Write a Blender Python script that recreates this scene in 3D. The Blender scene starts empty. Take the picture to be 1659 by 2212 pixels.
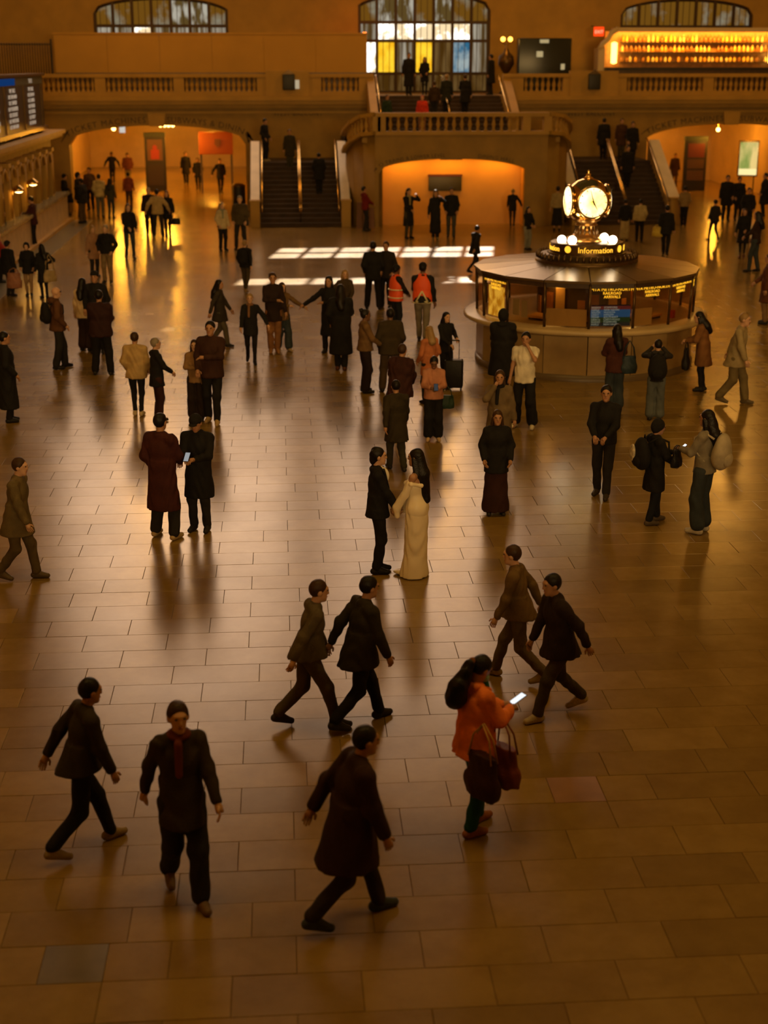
import bpy, bmesh, math, random
import numpy as np
from mathutils import Vector, Matrix
random.seed(7)
R = math.radians
SC = bpy.context.scene
COL = SC.collection

# ---------------------------------------------------------------- camera
cam_data = bpy.data.cameras.new('camera')
cam_data.sensor_width = 36.0
cam_data.lens = 3100.0 / 2212.0 * 36.0
cam_data.clip_end = 300
cam_data.dof.use_dof = True
cam_data.dof.focus_distance = 18.5
cam_data.dof.aperture_fstop = 1.2
cam = bpy.data.objects.new('camera', cam_data)
COL.objects.link(cam)
cam.location = (0, 0, 6.35)
cam.rotation_euler = (R(90 - 17.375), 0, R(-4.0415))
SC.camera = cam

# ---------------------------------------------------------------- world, sun, large lights, exposure
wd = bpy.data.worlds.new('world')
SC.world = wd
wd.use_nodes = True
wd.node_tree.nodes['Background'].inputs[0].default_value = (0.55, 0.62, 0.75, 1)
wd.node_tree.nodes['Background'].inputs[1].default_value = 0.5

def light(name, kind, loc, energy, color, rot=(0, 0, 0), **kw):
    d = bpy.data.lights.new(name, kind)
    d.energy = energy
    d.color = color
    for k, v in kw.items():
        setattr(d, k, v)
    o = bpy.data.objects.new(name, d)
    o.location = loc
    o.rotation_euler = rot
    COL.objects.link(o)
    return o

WARM = (1.0, 0.56, 0.13)
# late sun slanting in through two clear rows of the tall west window
SUN_EL, SUN_AZ = 36.0, 0.0
light('sun', 'SUN', (5, 90, 40), 22.0, (1.0, 0.86, 0.72), rot=(R(-(90 - SUN_EL)), 0, R(-9)), angle=R(0.4))
# warm hall lighting: rows of fittings high along the vault
for i, (lx, ly) in enumerate(((-3, 12), (17, 12))):
    light('hall_light', 'AREA', (lx, ly, 30.5), 1350, WARM, rot=(0, 0, 0), shape='RECTANGLE', size=9, size_y=9)

# two unseen warm fill lights added behind the camera, over the east balcony
for ex in (-3.5, 12.5):
    light('east_fill_light', 'AREA', (ex, -15.6, 9.6), 4100, (1.0, 0.61, 0.21), rot=(R(90), 0, 0), shape='RECTANGLE', size=12, size_y=5)

SC.view_settings.view_transform = 'Standard'
SC.view_settings.look = 'None'
SC.view_settings.gamma = 1.0
SC.view_settings.exposure = 0.0
try:
    SC.view_settings.use_curve_mapping = False
except Exception:
    pass
SC.cycles.use_denoising = True
SC.cycles.use_adaptive_sampling = True
SC.cycles.adaptive_threshold = 0.07
SC.cycles.max_bounces = 4
SC.cycles.diffuse_bounces = 2
SC.cycles.glossy_bounces = 2
SC.cycles.transparent_max_bounces = 12
SC.cycles.caustics_reflective = False
SC.cycles.caustics_refractive = False
SC.cycles.sample_clamp_indirect = 4.0

# ---------------------------------------------------------------- materials
MATS = {}
def mat(name, color, rough=0.6, metal=0.0, vary=0.0, scale=4.0, bump=0.0, bscale=40.0, emit=None, estr=0.0, spec=0.5, coat=0.0):
    if name in MATS:
        return MATS[name]
    m = bpy.data.materials.new(name)
    m.use_nodes = True
    nt = m.node_tree
    b = nt.nodes['Principled BSDF']
    b.inputs['Base Color'].default_value = (*color, 1)
    b.inputs['Roughness'].default_value = rough
    b.inputs['Metallic'].default_value = metal
    b.inputs['Specular IOR Level'].default_value = spec
    b.inputs['Coat Weight'].default_value = coat
    if emit:
        b.inputs['Emission Color'].default_value = (*emit, 1)
        b.inputs['Emission Strength'].default_value = estr
    geo = None
    if vary or bump:
        geo = nt.nodes.new('ShaderNodeNewGeometry')
    if vary:
        n = nt.nodes.new('ShaderNodeTexNoise')
        n.inputs['Scale'].default_value = scale
        n.inputs['Detail'].default_value = 5
        nt.links.new(geo.outputs['Position'], n.inputs['Vector'])
        r = nt.nodes.new('ShaderNodeValToRGB')
        r.color_ramp.elements[0].position = 0.3
        r.color_ramp.elements[1].position = 0.7
        r.color_ramp.elements[0].color = (*[c * (1 - vary) for c in color], 1)
        r.color_ramp.elements[1].color = (*[min(1, c * (1 + vary)) for c in color], 1)
        nt.links.new(n.outputs['Fac'], r.inputs['Fac'])
        nt.links.new(r.outputs['Color'], b.inputs['Base Color'])
    if bump:
        n2 = nt.nodes.new('ShaderNodeTexNoise')
        n2.inputs['Scale'].default_value = bscale
        nt.links.new(geo.outputs['Position'], n2.inputs['Vector'])
        bp = nt.nodes.new('ShaderNodeBump')
        bp.inputs['Strength'].default_value = bump
        bp.inputs['Distance'].default_value = 0.02
        nt.links.new(n2.outputs['Fac'], bp.inputs['Height'])
        nt.links.new(bp.outputs['Normal'], b.inputs['Normal'])
    MATS[name] = m
    return m

def emis(name, color, s):
    if name in MATS:
        return MATS[name]
    m = bpy.data.materials.new(name)
    m.use_nodes = True
    nt = m.node_tree
    nt.nodes.clear()
    o = nt.nodes.new('ShaderNodeOutputMaterial')
    e = nt.nodes.new('ShaderNodeEmission')
    e.inputs[0].default_value = (*color, 1)
    e.inputs[1].default_value = s
    nt.links.new(e.outputs[0], o.inputs[0])
    MATS[name] = m
    return m

def lit_pane(name, ca, cb, s, scale=(6, 6, 0.8), lo=0.4, hi=0.65):
    """a lit window pane: what shows through old wired glass, streaky"""
    m = emis(name, ca, s)
    nt = m.node_tree
    e = [n for n in nt.nodes if n.type == 'EMISSION'][0]
    g = nt.nodes.new('ShaderNodeNewGeometry')
    mp = nt.nodes.new('ShaderNodeMapping')
    mp.inputs['Scale'].default_value = scale
    n = nt.nodes.new('ShaderNodeTexNoise')
    n.inputs['Scale'].default_value = 1.0
    n.inputs['Detail'].default_value = 4
    r = nt.nodes.new('ShaderNodeValToRGB')
    r.color_ramp.elements[0].position = lo
    r.color_ramp.elements[1].position = hi
    r.color_ramp.elements[0].color = (*ca, 1)
    r.color_ramp.elements[1].color = (*cb, 1)
    nt.links.new(g.outputs['Position'], mp.inputs['Vector'])
    nt.links.new(mp.outputs['Vector'], n.inputs['Vector'])
    nt.links.new(n.outputs['Fac'], r.inputs['Fac'])
    nt.links.new(r.outputs['Color'], e.inputs['Color'])
    return m

def glass(name, tint=(1, 1, 1), refl=0.12):
    if name in MATS:
        return MATS[name]
    m = bpy.data.materials.new(name)
    m.use_nodes = True
    nt = m.node_tree
    nt.nodes.clear()
    o = nt.nodes.new('ShaderNodeOutputMaterial')
    t = nt.nodes.new('ShaderNodeBsdfTransparent')
    t.inputs[0].default_value = (*tint, 1)
    g = nt.nodes.new('ShaderNodeBsdfGlossy')
    g.inputs['Roughness'].default_value = 0.03
    mx = nt.nodes.new('ShaderNodeMixShader')
    mx.inputs[0].default_value = refl
    nt.links.new(t.outputs[0], mx.inputs[1])
    nt.links.new(g.outputs[0], mx.inputs[2])
    nt.links.new(mx.outputs[0], o.inputs[0])
    MATS[name] = m
    return m

# ---------------------------------------------------------------- object helpers
def link(o, parent=None):
    COL.objects.link(o)
    if parent is not None:
        o.parent = parent
    return o

def tag(o, label=None, cat=None, group=None, kind=None):
    if label: o['label'] = label
    if cat: o['category'] = cat
    if group: o['group'] = group
    if kind: o['kind'] = kind
    return o

def thing(name, label, cat, loc=(0, 0, 0), rz=0.0, group=None):
    o = bpy.data.objects.new(name, None)
    o.empty_display_size = 0.2
    link(o)
    o.location = loc
    o.rotation_euler = (0, 0, rz)
    return tag(o, label, cat, group)

class MB:
    """collects shapes into one mesh"""
    def __init__(s):
        s.v = []; s.f = []; s.sm = []
    def add(s, vs, fs, smooth=False):
        n = len(s.v)
        s.v += [tuple(v) for v in vs]
        s.f += [tuple(i + n for i in f) for f in fs]
        s.sm += [smooth] * len(fs)
        return s
    def box(s, x0, x1, y0, y1, z0, z1, M=None):
        vs = [(x, y, z) for z in (z0, z1) for x, y in ((x0, y0), (x1, y0), (x1, y1), (x0, y1))]
        if M is not None:
            vs = [tuple(M @ Vector(v)) for v in vs]
        return s.add(vs, [(3, 2, 1, 0), (4, 5, 6, 7), (0, 1, 5, 4), (1, 2, 6, 5), (2, 3, 7, 6), (3, 0, 4, 7)])
    def bevbox(s, x0, x1, y0, y1, z0, z1, b):
        bm = bmesh.new()
        bmesh.ops.create_cube(bm, size=1)
        for v in bm.verts:
            v.co = ((x0 + x1) / 2 + v.co.x * (x1 - x0), (y0 + y1) / 2 + v.co.y * (y1 - y0), (z0 + z1) / 2 + v.co.z * (z1 - z0))
        bmesh.ops.bevel(bm, geom=bm.edges[:], offset=b, segments=2, affect='EDGES', profile=0.6)
        s.add([tuple(v.co) for v in bm.verts], [tuple(v.index for v in f.verts) for f in bm.faces], True)
        bm.free()
        return s
    def lathe(s, prof, seg=16, c=(0, 0, 0), a0=0.0, a1=2 * math.pi, smooth=True):
        full = abs(a1 - a0 - 2 * math.pi) < 1e-6
        n = seg if full else seg + 1
        vs = []
        for r, z in prof:
            for i in range(n):
                a = a0 + (a1 - a0) * i / seg
                vs.append((c[0] + r * math.cos(a), c[1] + r * math.sin(a), c[2] + z))
        fs = []
        for j in range(len(prof) - 1):
            for i in range(seg):
                i2 = (i + 1) % n if full else i + 1
                fs.append((j * n + i, j * n + i2, (j + 1) * n + i2, (j + 1) * n + i))
        s.add(vs, fs, smooth)
        if full:
            if prof[0][0] > 1e-4: s.add(vs[:n], [tuple(range(n))[::-1]])
            if prof[-1][0] > 1e-4: s.add(vs[-n:], [tuple(range(n))])
        return s
    def tube(s, pts, r, seg=8, caps=True):
        pts = [Vector(p) for p in pts]
        rs = r if isinstance(r, (list, tuple)) else [r] * len(pts)
        vs = []
        up = Vector((0.13, 0.27, 1)).normalized()
        prev = None
        for i, p in enumerate(pts):
            t = (pts[min(i + 1, len(pts) - 1)] - pts[max(i - 1, 0)]).normalized()
            n = (prev if prev is not None else up)
            n = (n - t * n.dot(t))
            if n.length < 1e-4:
                n = Vector((1, 0, 0)) - t * t.x
            n.normalize(); prev = n
            b = t.cross(n)
            for k in range(seg):
                a = 2 * math.pi * k / seg
                vs.append(tuple(p + (n * math.cos(a) + b * math.sin(a)) * rs[i]))
        fs = []
        for i in range(len(pts) - 1):
            for k in range(seg):
                k2 = (k + 1) % seg
                fs.append((i * seg + k, i * seg + k2, (i + 1) * seg + k2, (i + 1) * seg + k))
        if caps:
            fs.append(tuple(range(seg))[::-1])
            fs.append(tuple((len(pts) - 1) * seg + k for k in range(seg)))
        return s.add(vs, fs, True)
    def sphere(s, c, r, seg=16, rings=10):
        rr = r if isinstance(r, (list, tuple)) else (r, r, r)
        prof = [(math.sin(math.pi * i / rings), -math.cos(math.pi * i / rings)) for i in range(rings + 1)]
        vs = []; fs = []
        for pr, pz in prof:
            for i in range(seg):
                a = 2 * math.pi * i / seg
                vs.append((c[0] + rr[0] * pr * math.cos(a), c[1] + rr[1] * pr * math.sin(a), c[2] + rr[2] * pz))
        for j in range(rings):
            for i in range(seg):
                i2 = (i + 1) % seg
                fs.append((j * seg + i, j * seg + i2, (j + 1) * seg + i2, (j + 1) * seg + i))
        return s.add(vs, fs, True)
    def prism(s, poly, d0, d1, axis='y'):
        """poly in the two other axes, extruded along axis"""
        n = len(poly)
        def P(p, d):
            return (p[0], d, p[1]) if axis == 'y' else ((d, p[0], p[1]) if axis == 'x' else (p[0], p[1], d))
        vs = [P(p, d0) for p in poly] + [P(p, d1) for p in poly]
        fs = [tuple(range(n)), tuple(range(n, 2 * n))[::-1]]
        for i in range(n):
            j = (i + 1) % n
            fs.append((j, i, n + i, n + j))
        return s.add(vs, fs)
    def mesh(s, name, fix=True):
        me = bpy.data.meshes.new(name)
        me.from_pydata(s.v, [], s.f)
        me.polygons.foreach_set('use_smooth', s.sm)
        if fix:
            bm = bmesh.new(); bm.from_mesh(me)
            bmesh.ops.recalc_face_normals(bm, faces=bm.faces[:])
            bm.to_mesh(me); bm.free()
        me.update()
        return me
    def build(s, name, m, parent=None, loc=None):
        me = s.mesh(name)
        me.materials.append(m)
        o = bpy.data.objects.new(name, me)
        link(o, parent)
        if loc: o.location = loc
        return o

def inst(name, me, parent=None, loc=(0, 0, 0), rot=(0, 0, 0), scale=None):
    o = bpy.data.objects.new(name, me)
    link(o, parent)
    o.location = loc
    o.rotation_euler = rot
    if scale: o.scale = scale
    return o

def struct(o):
    o['kind'] = 'structure'
    return o

_TXT = {}
def text_geo(s, size=1.0, extrude=0.0, align='CENTER', spacing=1.0):
    key = (s, size, extrude, align, spacing)
    if key not in _TXT:
        cu = bpy.data.curves.new('txt', 'FONT')
        cu.body = s; cu.size = size; cu.extrude = extrude; cu.align_x = align
        cu.space_character = spacing
        cu.resolution_u = 2
        o = bpy.data.objects.new('txt', cu)
        COL.objects.link(o)
        dg = bpy.context.evaluated_depsgraph_get()
        me = bpy.data.meshes.new_from_object(o.evaluated_get(dg))
        _TXT[key] = ([tuple(v.co) for v in me.vertices], [tuple(p.vertices) for p in me.polygons])
        bpy.data.objects.remove(o); bpy.data.curves.remove(cu); bpy.data.meshes.remove(me)
    return _TXT[key]

def text_on(name, s, size, fn, m, parent=None, extrude=0.004, align='CENTER', spacing=1.0):
    """lettering mesh; fn maps flat (x, y, depth) to a world point"""
    vs, fs = text_geo(s, size, extrude, align, spacing)
    b = MB(); b.add([fn(*v) for v in vs], fs)
    return b.build(name, m, parent)
# ================================================================= the hall
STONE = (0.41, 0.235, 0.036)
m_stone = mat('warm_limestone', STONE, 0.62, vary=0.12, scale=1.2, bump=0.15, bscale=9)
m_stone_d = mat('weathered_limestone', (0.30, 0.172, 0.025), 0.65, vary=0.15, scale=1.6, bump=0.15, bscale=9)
m_marble = mat('veined_marble', (0.47, 0.36, 0.22), 0.35, vary=0.2, scale=2.0)
m_coping = mat('lit_coping_marble', (0.72, 0.62, 0.48), 0.3, vary=0.08, scale=2.0)  # light catching the sloped coping is put into this paler colour
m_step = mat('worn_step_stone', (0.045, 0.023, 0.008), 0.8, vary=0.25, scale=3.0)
m_carve = mat('painted_letter_shade', (0.10, 0.065, 0.03), 0.9)  # dark colour stands in for the shade inside carved letters
m_bronze = mat('dark_bronze', (0.10, 0.06, 0.025), 0.38, 0.85, vary=0.2, scale=5)
m_brass = mat('polished_brass', (0.86, 0.60, 0.25), 0.18, 1.0)
m_iron = mat('black_iron', (0.03, 0.022, 0.015), 0.5, 0.6)
m_hoard = mat('painted_plaster_panel', (0.48, 0.265, 0.045), 0.7, vary=0.06, scale=0.8)
m_ceil = mat('teal_vault_paint', (0.10, 0.15, 0.13), 0.8, vary=0.1, scale=0.3)
m_dark = mat('matt_black', (0.012, 0.011, 0.01), 0.5)
m_darkbrown = mat('dark_brown_wood', (0.055, 0.03, 0.014), 0.4, vary=0.25, scale=6)

# ---- floor: marble slabs laid in running bond
def floor_material():
    m = bpy.data.materials.new('tennessee_marble_slab')
    m.use_nodes = True
    nt = m.node_tree
    b = nt.nodes['Principled BSDF']
    g = nt.nodes.new('ShaderNodeNewGeometry')
    oi = nt.nodes.new('ShaderNodeObjectInfo')
    ad = nt.nodes.new('ShaderNodeMath'); ad.operation = 'ADD'
    fr = nt.nodes.new('ShaderNodeMath'); fr.operation = 'FRACT'
    nt.links.new(g.outputs['Random Per Island'], ad.inputs[0])
    nt.links.new(oi.outputs['Random'], ad.inputs[1])
    nt.links.new(ad.outputs[0], fr.inputs[0])
    r = nt.nodes.new('ShaderNodeValToRGB')
    e = r.color_ramp.elements
    e[0].position = 0.0; e[0].color = (0.245, 0.155, 0.036, 1)
    e[1].position = 1.0; e[1].color = (0.335, 0.218, 0.056, 1)
    k = e.new(0.5); k.color = (0.29, 0.184, 0.045, 1)
    nt.links.new(fr.outputs[0], r.inputs['Fac'])
    n = nt.nodes.new('ShaderNodeTexNoise')
    n.inputs['Scale'].default_value = 2.2; n.inputs['Detail'].default_value = 7; n.inputs['Roughness'].default_value = 0.65
    nt.links.new(g.outputs['Position'], n.inputs['Vector'])
    mx = nt.nodes.new('ShaderNodeMix'); mx.data_type = 'RGBA'; mx.blend_type = 'MULTIPLY'
    mx.inputs[0].default_value = 0.55
    r2 = nt.nodes.new('ShaderNodeValToRGB')
    r2.color_ramp.elements[0].position = 0.3; r2.color_ramp.elements[0].color = (0.6, 0.52, 0.44, 1)
    r2.color_ramp.elements[1].position = 0.7; r2.color_ramp.elements[1].color = (1, 1, 1, 1)
    nt.links.new(n.outputs['Fac'], r2.inputs['Fac'])
    nt.links.new(r.outputs['Color'], mx.inputs[6]); nt.links.new(r2.outputs['Color'], mx.inputs[7])
    nt.links.new(mx.outputs[2], b.inputs['Base Color'])
    rr = nt.nodes.new('ShaderNodeMapRange')
    rr.inputs[3].default_value = 0.17; rr.inputs[4].default_value = 0.28
    n3 = nt.nodes.new('ShaderNodeTexNoise'); n3.inputs['Scale'].default_value = 0.9; n3.inputs['Detail'].default_value = 6
    nt.links.new(g.outputs['Position'], n3.inputs['Vector'])
    nt.links.new(n3.outputs['Fac'], rr.inputs[0]); nt.links.new(rr.outputs[0], b.inputs['Roughness'])
    b.inputs['Specular IOR Level'].default_value = 0.65
    bp = nt.nodes.new('ShaderNodeBump'); bp.inputs['Strength'].default_value = 0.03; bp.inputs['Distance'].default_value = 0.02
    n4 = nt.nodes.new('ShaderNodeTexNoise'); n4.inputs['Scale'].default_value = 5.0; n4.inputs['Detail'].default_value = 3
    nt.links.new(g.outputs['Position'], n4.inputs['Vector']); nt.links.new(n4.outputs['Fac'], bp.inputs['Height'])
    nt.links.new(bp.outputs['Normal'], b.inputs['Normal'])
    return m
m_floor = floor_material()
m_floor_dark = mat('stained_grey_slab', (0.17, 0.135, 0.085), 0.35, vary=0.2, scale=3)
m_floor_red = mat('reddish_slab', (0.30, 0.16, 0.09), 0.32, vary=0.15, scale=3)
m_grout = mat('dark_grout', (0.11, 0.065, 0.022), 0.9)

fl = MB(); fl.box(-16, 30, -16, 98, -0.4, -0.012)
floor = struct(fl.build('floor', m_grout))
TW, TD, GAP = 0.94, 0.475, 0.004
def slab_shape(b, cx, cy, w, d, dz=0.0):
    x0, x1, y0, y1 = cx - w / 2, cx + w / 2, cy - d / 2, cy + d / 2
    c = 0.0025
    vs = [(x0, y0, -0.02), (x1, y0, -0.02), (x1, y1, -0.02), (x0, y1, -0.02),
          (x0, y0, -c + dz), (x1, y0, -c + dz), (x1, y1, -c + dz), (x0, y1, -c + dz),
          (x0 + c, y0 + c, dz), (x1 - c, y0 + c, dz), (x1 - c, y1 - c, dz), (x0 + c, y1 - c, dz)]
    fs = [(0, 1, 5, 4), (1, 2, 6, 5), (2, 3, 7, 6), (3, 0, 4, 7), (4, 5, 9, 8), (5, 6, 10, 9), (6, 7, 11, 10), (7, 4, 8, 11), (8, 9, 10, 11)]
    b.add(vs, fs)
b = MB(); slab_shape(b, 0, 0, TW - GAP, TD - GAP)
slab_me = b.mesh('floor_slab'); slab_me.materials.append(m_floor)
slab_meB = slab_me.copy(); slab_meB.materials.clear(); slab_meB.materials.append(m_floor_dark)
slab_meC = slab_me.copy(); slab_meC.materials.clear(); slab_meC.materials.append(m_floor_red)
cells = []
rnd = random.Random(3)
for j in range(int(-4 / TD), int(96 / TD)):
    y = j * TD + TD / 2
    off = (0.5 * TW if j % 2 else 0.0) + (0.13 if j % 5 == 0 else 0.0)
    for i in range(-15, 33):
        cells.append((i * TW + off, y))
def in_view(x, y):
    t = 0.0741 * y
    half = 0.268 * math.hypot(x, y) * 1.0 + 0.6
    return y > 7.9 and abs(x - t - 0.0) < half * (1 / 1.0)
near = sorted([c for c in cells if in_view(*c)], key=lambda c: c[1] ** 2 + c[0] ** 2)[:296]
nearset = set(near)
special = {}
def nearest_slab(x, y):
    return min(near, key=lambda c: (c[0] - x) ** 2 + (c[1] - y) ** 2)
special[nearest_slab(-1.46, 9.36)] = (slab_meB, -1.46)
special[nearest_slab(2.35, 11.65)] = (slab_meC, 2.35)
for c in near:
    if c in special:
        me, xs_ = special[c]
        for sg in (-1, 1):
            xh = c[0] + sg * TW * 0.25
            inst('floor_slab', me if abs(xh - xs_) < TW * 0.25 else slab_me, floor, (xh, c[1], 0), (0, 0, 0), (0.498, 1, 1))
        continue
    me = slab_me
    inst('floor_slab', me, floor, (c[0], c[1], rnd.uniform(-0.0012, 0.0012)), (rnd.gauss(0, 0.0011), rnd.gauss(0, 0.0008), 0))
rest = MB()
for c in cells:
    if c in nearset: continue
    if c[1] > 66.5 and not (-12.5 < c[0] < -1.2 or 15.8 < c[0] < 25): continue
    if c[0] < -14 or c[0] > 28: continue
    slab_shape(rest, c[0], c[1], TW - GAP, TD - GAP, 0.0)
o = rest.build('floor_slab', m_floor, floor); o['kind'] = 'stuff'
# dark border strip beside the ticket counters
b = MB(); b.box(-8.75, -7.95, 30, 62.5, -0.01, 0.003)
o = b.build('border_strip', mat('green_grey_border_stone', (0.13, 0.12, 0.075), 0.3, vary=0.2, scale=3), floor)

# ---- outer shell
W_Y = 72.0
def arch_z(x, x0, x1, zs, za):
    t = (x - (x0 + x1) / 2) / ((x1 - x0) / 2)
    return zs + (za - zs) * math.sqrt(max(0.0, 1 - t * t * 0.92)) if abs(t) < 1 else zs
def arched_wall(b, X0, X1, y0, y1, ztop, holes, zbot=0.0, n=28):
    """wall slab along x with arched openings (x0, x1, z_sill, z_spring, z_apex)"""
    xs = X0
    for (x0, x1, zl, zs, za) in sorted(holes):
        if x0 > xs: b.box(xs, x0, y0, y1, zbot, ztop)
        if zl > zbot: b.box(x0, x1, y0, y1, zbot, zl)
        up = [(x0 + (x1 - x0) * i / n) for i in range(n + 1)]
        poly = [(x, arch_z(x, x0, x1, zs, za)) for x in up]
        for i in range(n):
            (xa, za_), (xb, zb_) = poly[i], poly[i + 1]
            vs = [(xa, y0, za_), (xb, y0, zb_), (xb, y0, ztop), (xa, y0, ztop), (xa, y1, za_), (xb, y1, zb_), (xb, y1, ztop), (xa, y1, ztop)]
            b.add(vs, [(0, 1, 2, 3), (7, 6, 5, 4), (0, 4, 5, 1), (3, 2, 6, 7)])
        xs = x1
    if xs < X1: b.box(xs, X1, y0, y1, zbot, ztop)

b = MB()
BIG = [(-11.6, 0.1, 11.5, 24.0, 29.5), (2.0, 12.1, 11.5, 24.0, 29.5)]
arched_wall(b, -16, 30, W_Y, W_Y + 1.2, 11.0, [(-8.6, -2.3, 6.0, 8.55, 9.3), (3.85, 10.2, 4.97, 8.75, 9.55), (16.5, 23.0, 6.0, 8.55, 9.3)], zbot=4.9)
arched_wall(b, -16, 30, W_Y, W_Y + 1.2, 40.0, BIG, zbot=11.0)
wall_west = struct(b.build('wall_west', m_stone))
b = MB(); b.box(-17, -16, -17, 73.2, -0.4, 40.0); struct(b.build('wall_left', m_stone))
b = MB(); b.box(30, 31, -17, 73.2, -0.4, 40.0); struct(b.build('wall_right', m_stone))
b = MB(); b.box(-17, 31, -17, -16, -0.4, 40.0); struct(b.build('wall_east', m_stone))
b = MB()
n = 20
prof = [(-17 + 48 * i / n, 34.0 + 5.0 * math.sin(math.pi * i / n)) for i in range(n + 1)]
b.prism(prof + [(31, 40.5), (-17, 40.5)], -17, 73.2, 'y')
struct(b.build('ceiling', m_ceil))

# tall lit windows of the upper west wall: frosted panes in an iron grid, clear rows added to shape the sun patches
m_frost = emis('daylit_frosted_glass', (1.0, 0.64, 0.39), 4.9)
m_clear = glass('clear_window_glass', (1, 1, 1), 0.05)
CLEAR_ROWS = {}
for wi, (x0, x1, zl, zs, za) in enumerate(BIG):
    nx, rows = 9, 16
    w = struct(tag(bpy.data.objects.new('window_%d' % (wi + 4), None)))
    link(w); w.location = ((x0 + x1) / 2, W_Y + 0.5, zl)
    cx = (x0 + x1) / 2
    f = MB()
    dx = (x1 - x0) / nx; dz = (za - zl) / rows
    for i in range(nx + 1):
        X = x0 + i * dx
        top = arch_z(min(max(X, x0 + .01), x1 - .01), x0, x1, zs, za)
        f.box(X - cx - 0.08, X - cx + 0.08, -0.12, 0.12, 0, top - zl)
    for j in range(rows + 1):
        f.box(x0 - cx, x1 - cx, -0.1, 0.1, j * dz - 0.06, j * dz + 0.06)
    f.build('window_frame', m_iron, w)
    fro = MB(); cl = MB()
    for j in range(rows):
        for i in range(nx):
            X = x0 + (i + .5) * dx
            za_ = min((j + 1) * dz, arch_z(X, x0, x1, zs, za) - zl)
            if za_ <= j * dz: continue
            clear = wi == 1 and j in (3, 4, 8) and 1 <= i <= 7
            (cl if clear else fro).box(X - dx / 2 - cx, X + dx / 2 - cx, -0.02, 0.02, j * dz, za_)
    o = fro.build('frosted_panes', m_frost, w); o['kind'] = 'stuff'
    if cl.v:
        o = cl.build('clear_panes', m_clear, w); o['kind'] = 'stuff'

# ---- three glazed screens at the back of the balcony
m_frame = mat('window_bronze', (0.05, 0.026, 0.01), 0.5, 0.5)
P_DULL = lit_pane('pane_painted_reflection', (0.30, 0.13, 0.012), (0.45, 0.40, 0.27), 0.5, (1.2, 1, 0.9), 0.52, 0.68)  # amber reflection painted into the pane's own glow
P_DULL2 = lit_pane('pane_grey_branches', (0.20, 0.12, 0.03), (0.85, 0.78, 0.62), 0.5, (3.5, 1, 1.2), 0.48, 0.62)
P_WHITE = lit_pane('pane_daylight', (0.40, 0.30, 0.17), (1.0, 0.92, 0.80), 2.6, (1.6, 1, 1.4), 0.45, 0.56)
P_YEL = lit_pane('pane_taxi_yellow', (0.85, 0.42, 0.01), (1.0, 0.60, 0.03), 1.2, (2, 1, 1.5), 0.35, 0.6)
P_BLUE = lit_pane('pane_street_blue', (0.05, 0.22, 0.38), (0.55, 0.65, 0.65), 0.6, (2, 1, 1.5), 0.45, 0.65)
P_DARK = lit_pane('pane_dark_wood_behind', (0.12, 0.05, 0.006), (0.30, 0.17, 0.05), 0.5, (4, 1, 0.6), 0.4, 0.7)
P_STREAK = lit_pane('pane_pale_curtain', (0.16, 0.09, 0.025), (0.62, 0.55, 0.42), 0.6, (6, 1, 0.3), 0.42, 0.62)

def screen(idx, x0, x1, zl, zs, za, rows, pane_of):
    w = struct(bpy.data.objects.new('window_%d' % idx, None)); link(w)
    w.location = ((x0 + x1) / 2, W_Y + 0.25, zl)
    cx = (x0 + x1) / 2; n = 7; dx = (x1 - x0) / n
    f = MB()
    for i in range(n + 1):
        X = min(max(x0 + i * dx, x0 + 0.07), x1 - 0.07)
        f.box(X - cx - 0.07, X - cx + 0.07, -0.12, 0.1, 0, arch_z(X, x0, x1, zs, za) - zl)
    for z in rows[1:]:
        f.box(x0 - cx, x1 - cx, -0.11, 0.09, z - zl - 0.07, z - zl + 0.07)
    f.box(x0 - cx, x1 - cx, -0.11, 0.09, 0, 0.1)
    ar = [(x0 + (x1 - x0) * i / 28) for i in range(29)]
    f.tube([(x - cx, 0, arch_z(x, x0, x1, zs, za) - zl - 0.05) for x in ar], 0.09, 6)
    f.build('window_frame', m_frame, w)
    for r in range(len(rows)):
        za_ = rows[r]; zb_ = rows[r + 1] if r + 1 < len(rows) else None
        for i in range(n):
            xa, xb = x0 + i * dx, x0 + (i + 1) * dx
            p = MB()
            if zb_ is None:
                ta, tb = arch_z(max(xa, x0 + .02), x0, x1, zs, za), arch_z(min(xb, x1 - .02), x0, x1, zs, za)
                p.prism([(xa - cx, za_ - zl), (xb - cx, za_ - zl), (xb - cx, tb - zl), (xa - cx, ta - zl)], -0.015, 0.015, 'y')
            else:
                p.box(xa - cx, xb - cx, -0.015, 0.015, za_ - zl, zb_ - zl)
            p.build('pane', pane_of(r, i), w)
            # thin glazing bars inside the pane
    g = MB()
    for i in range(n):
        for k in (1, 2):
            X = x0 + (i + k / 3) * dx
            g.box(X - cx - 0.014, X - cx + 0.014, -0.05, -0.02, 0, arch_z(X, x0, x1, zs, za) - zl)
    g.build('glazing_bars', m_frame, w)['kind'] = 'stuff'
    return w
screen(1, -8.6, -2.3, 6.0, 8.55, 9.3, [6.0, 7.5, 8.02], lambda r, i: [P_DARK, [P_STREAK, P_STREAK, P_WHITE, P_STREAK, P_YEL, P_STREAK, P_STREAK][i] if i in (2,) else P_STREAK, [P_DULL, P_DULL, P_DULL, P_DULL, P_DULL2, P_DULL2, P_DULL][i]][r])
screen(2, 3.85, 10.2, 4.97, 8.75, 9.55, [4.97, 5.86, 7.36, 8.20], lambda r, i: [[P_DARK] * 7, [P_WHITE, P_YEL, P_STREAK, P_YEL, P_DARK, P_BLUE, P_STREAK], [P_STREAK, P_WHITE, P_WHITE, P_WHITE, P_WHITE, P_WHITE, P_STREAK], [P_DULL, P_DULL2, P_DULL2, P_DULL, P_DULL2, P_DULL, P_DULL]][r][i])
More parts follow.
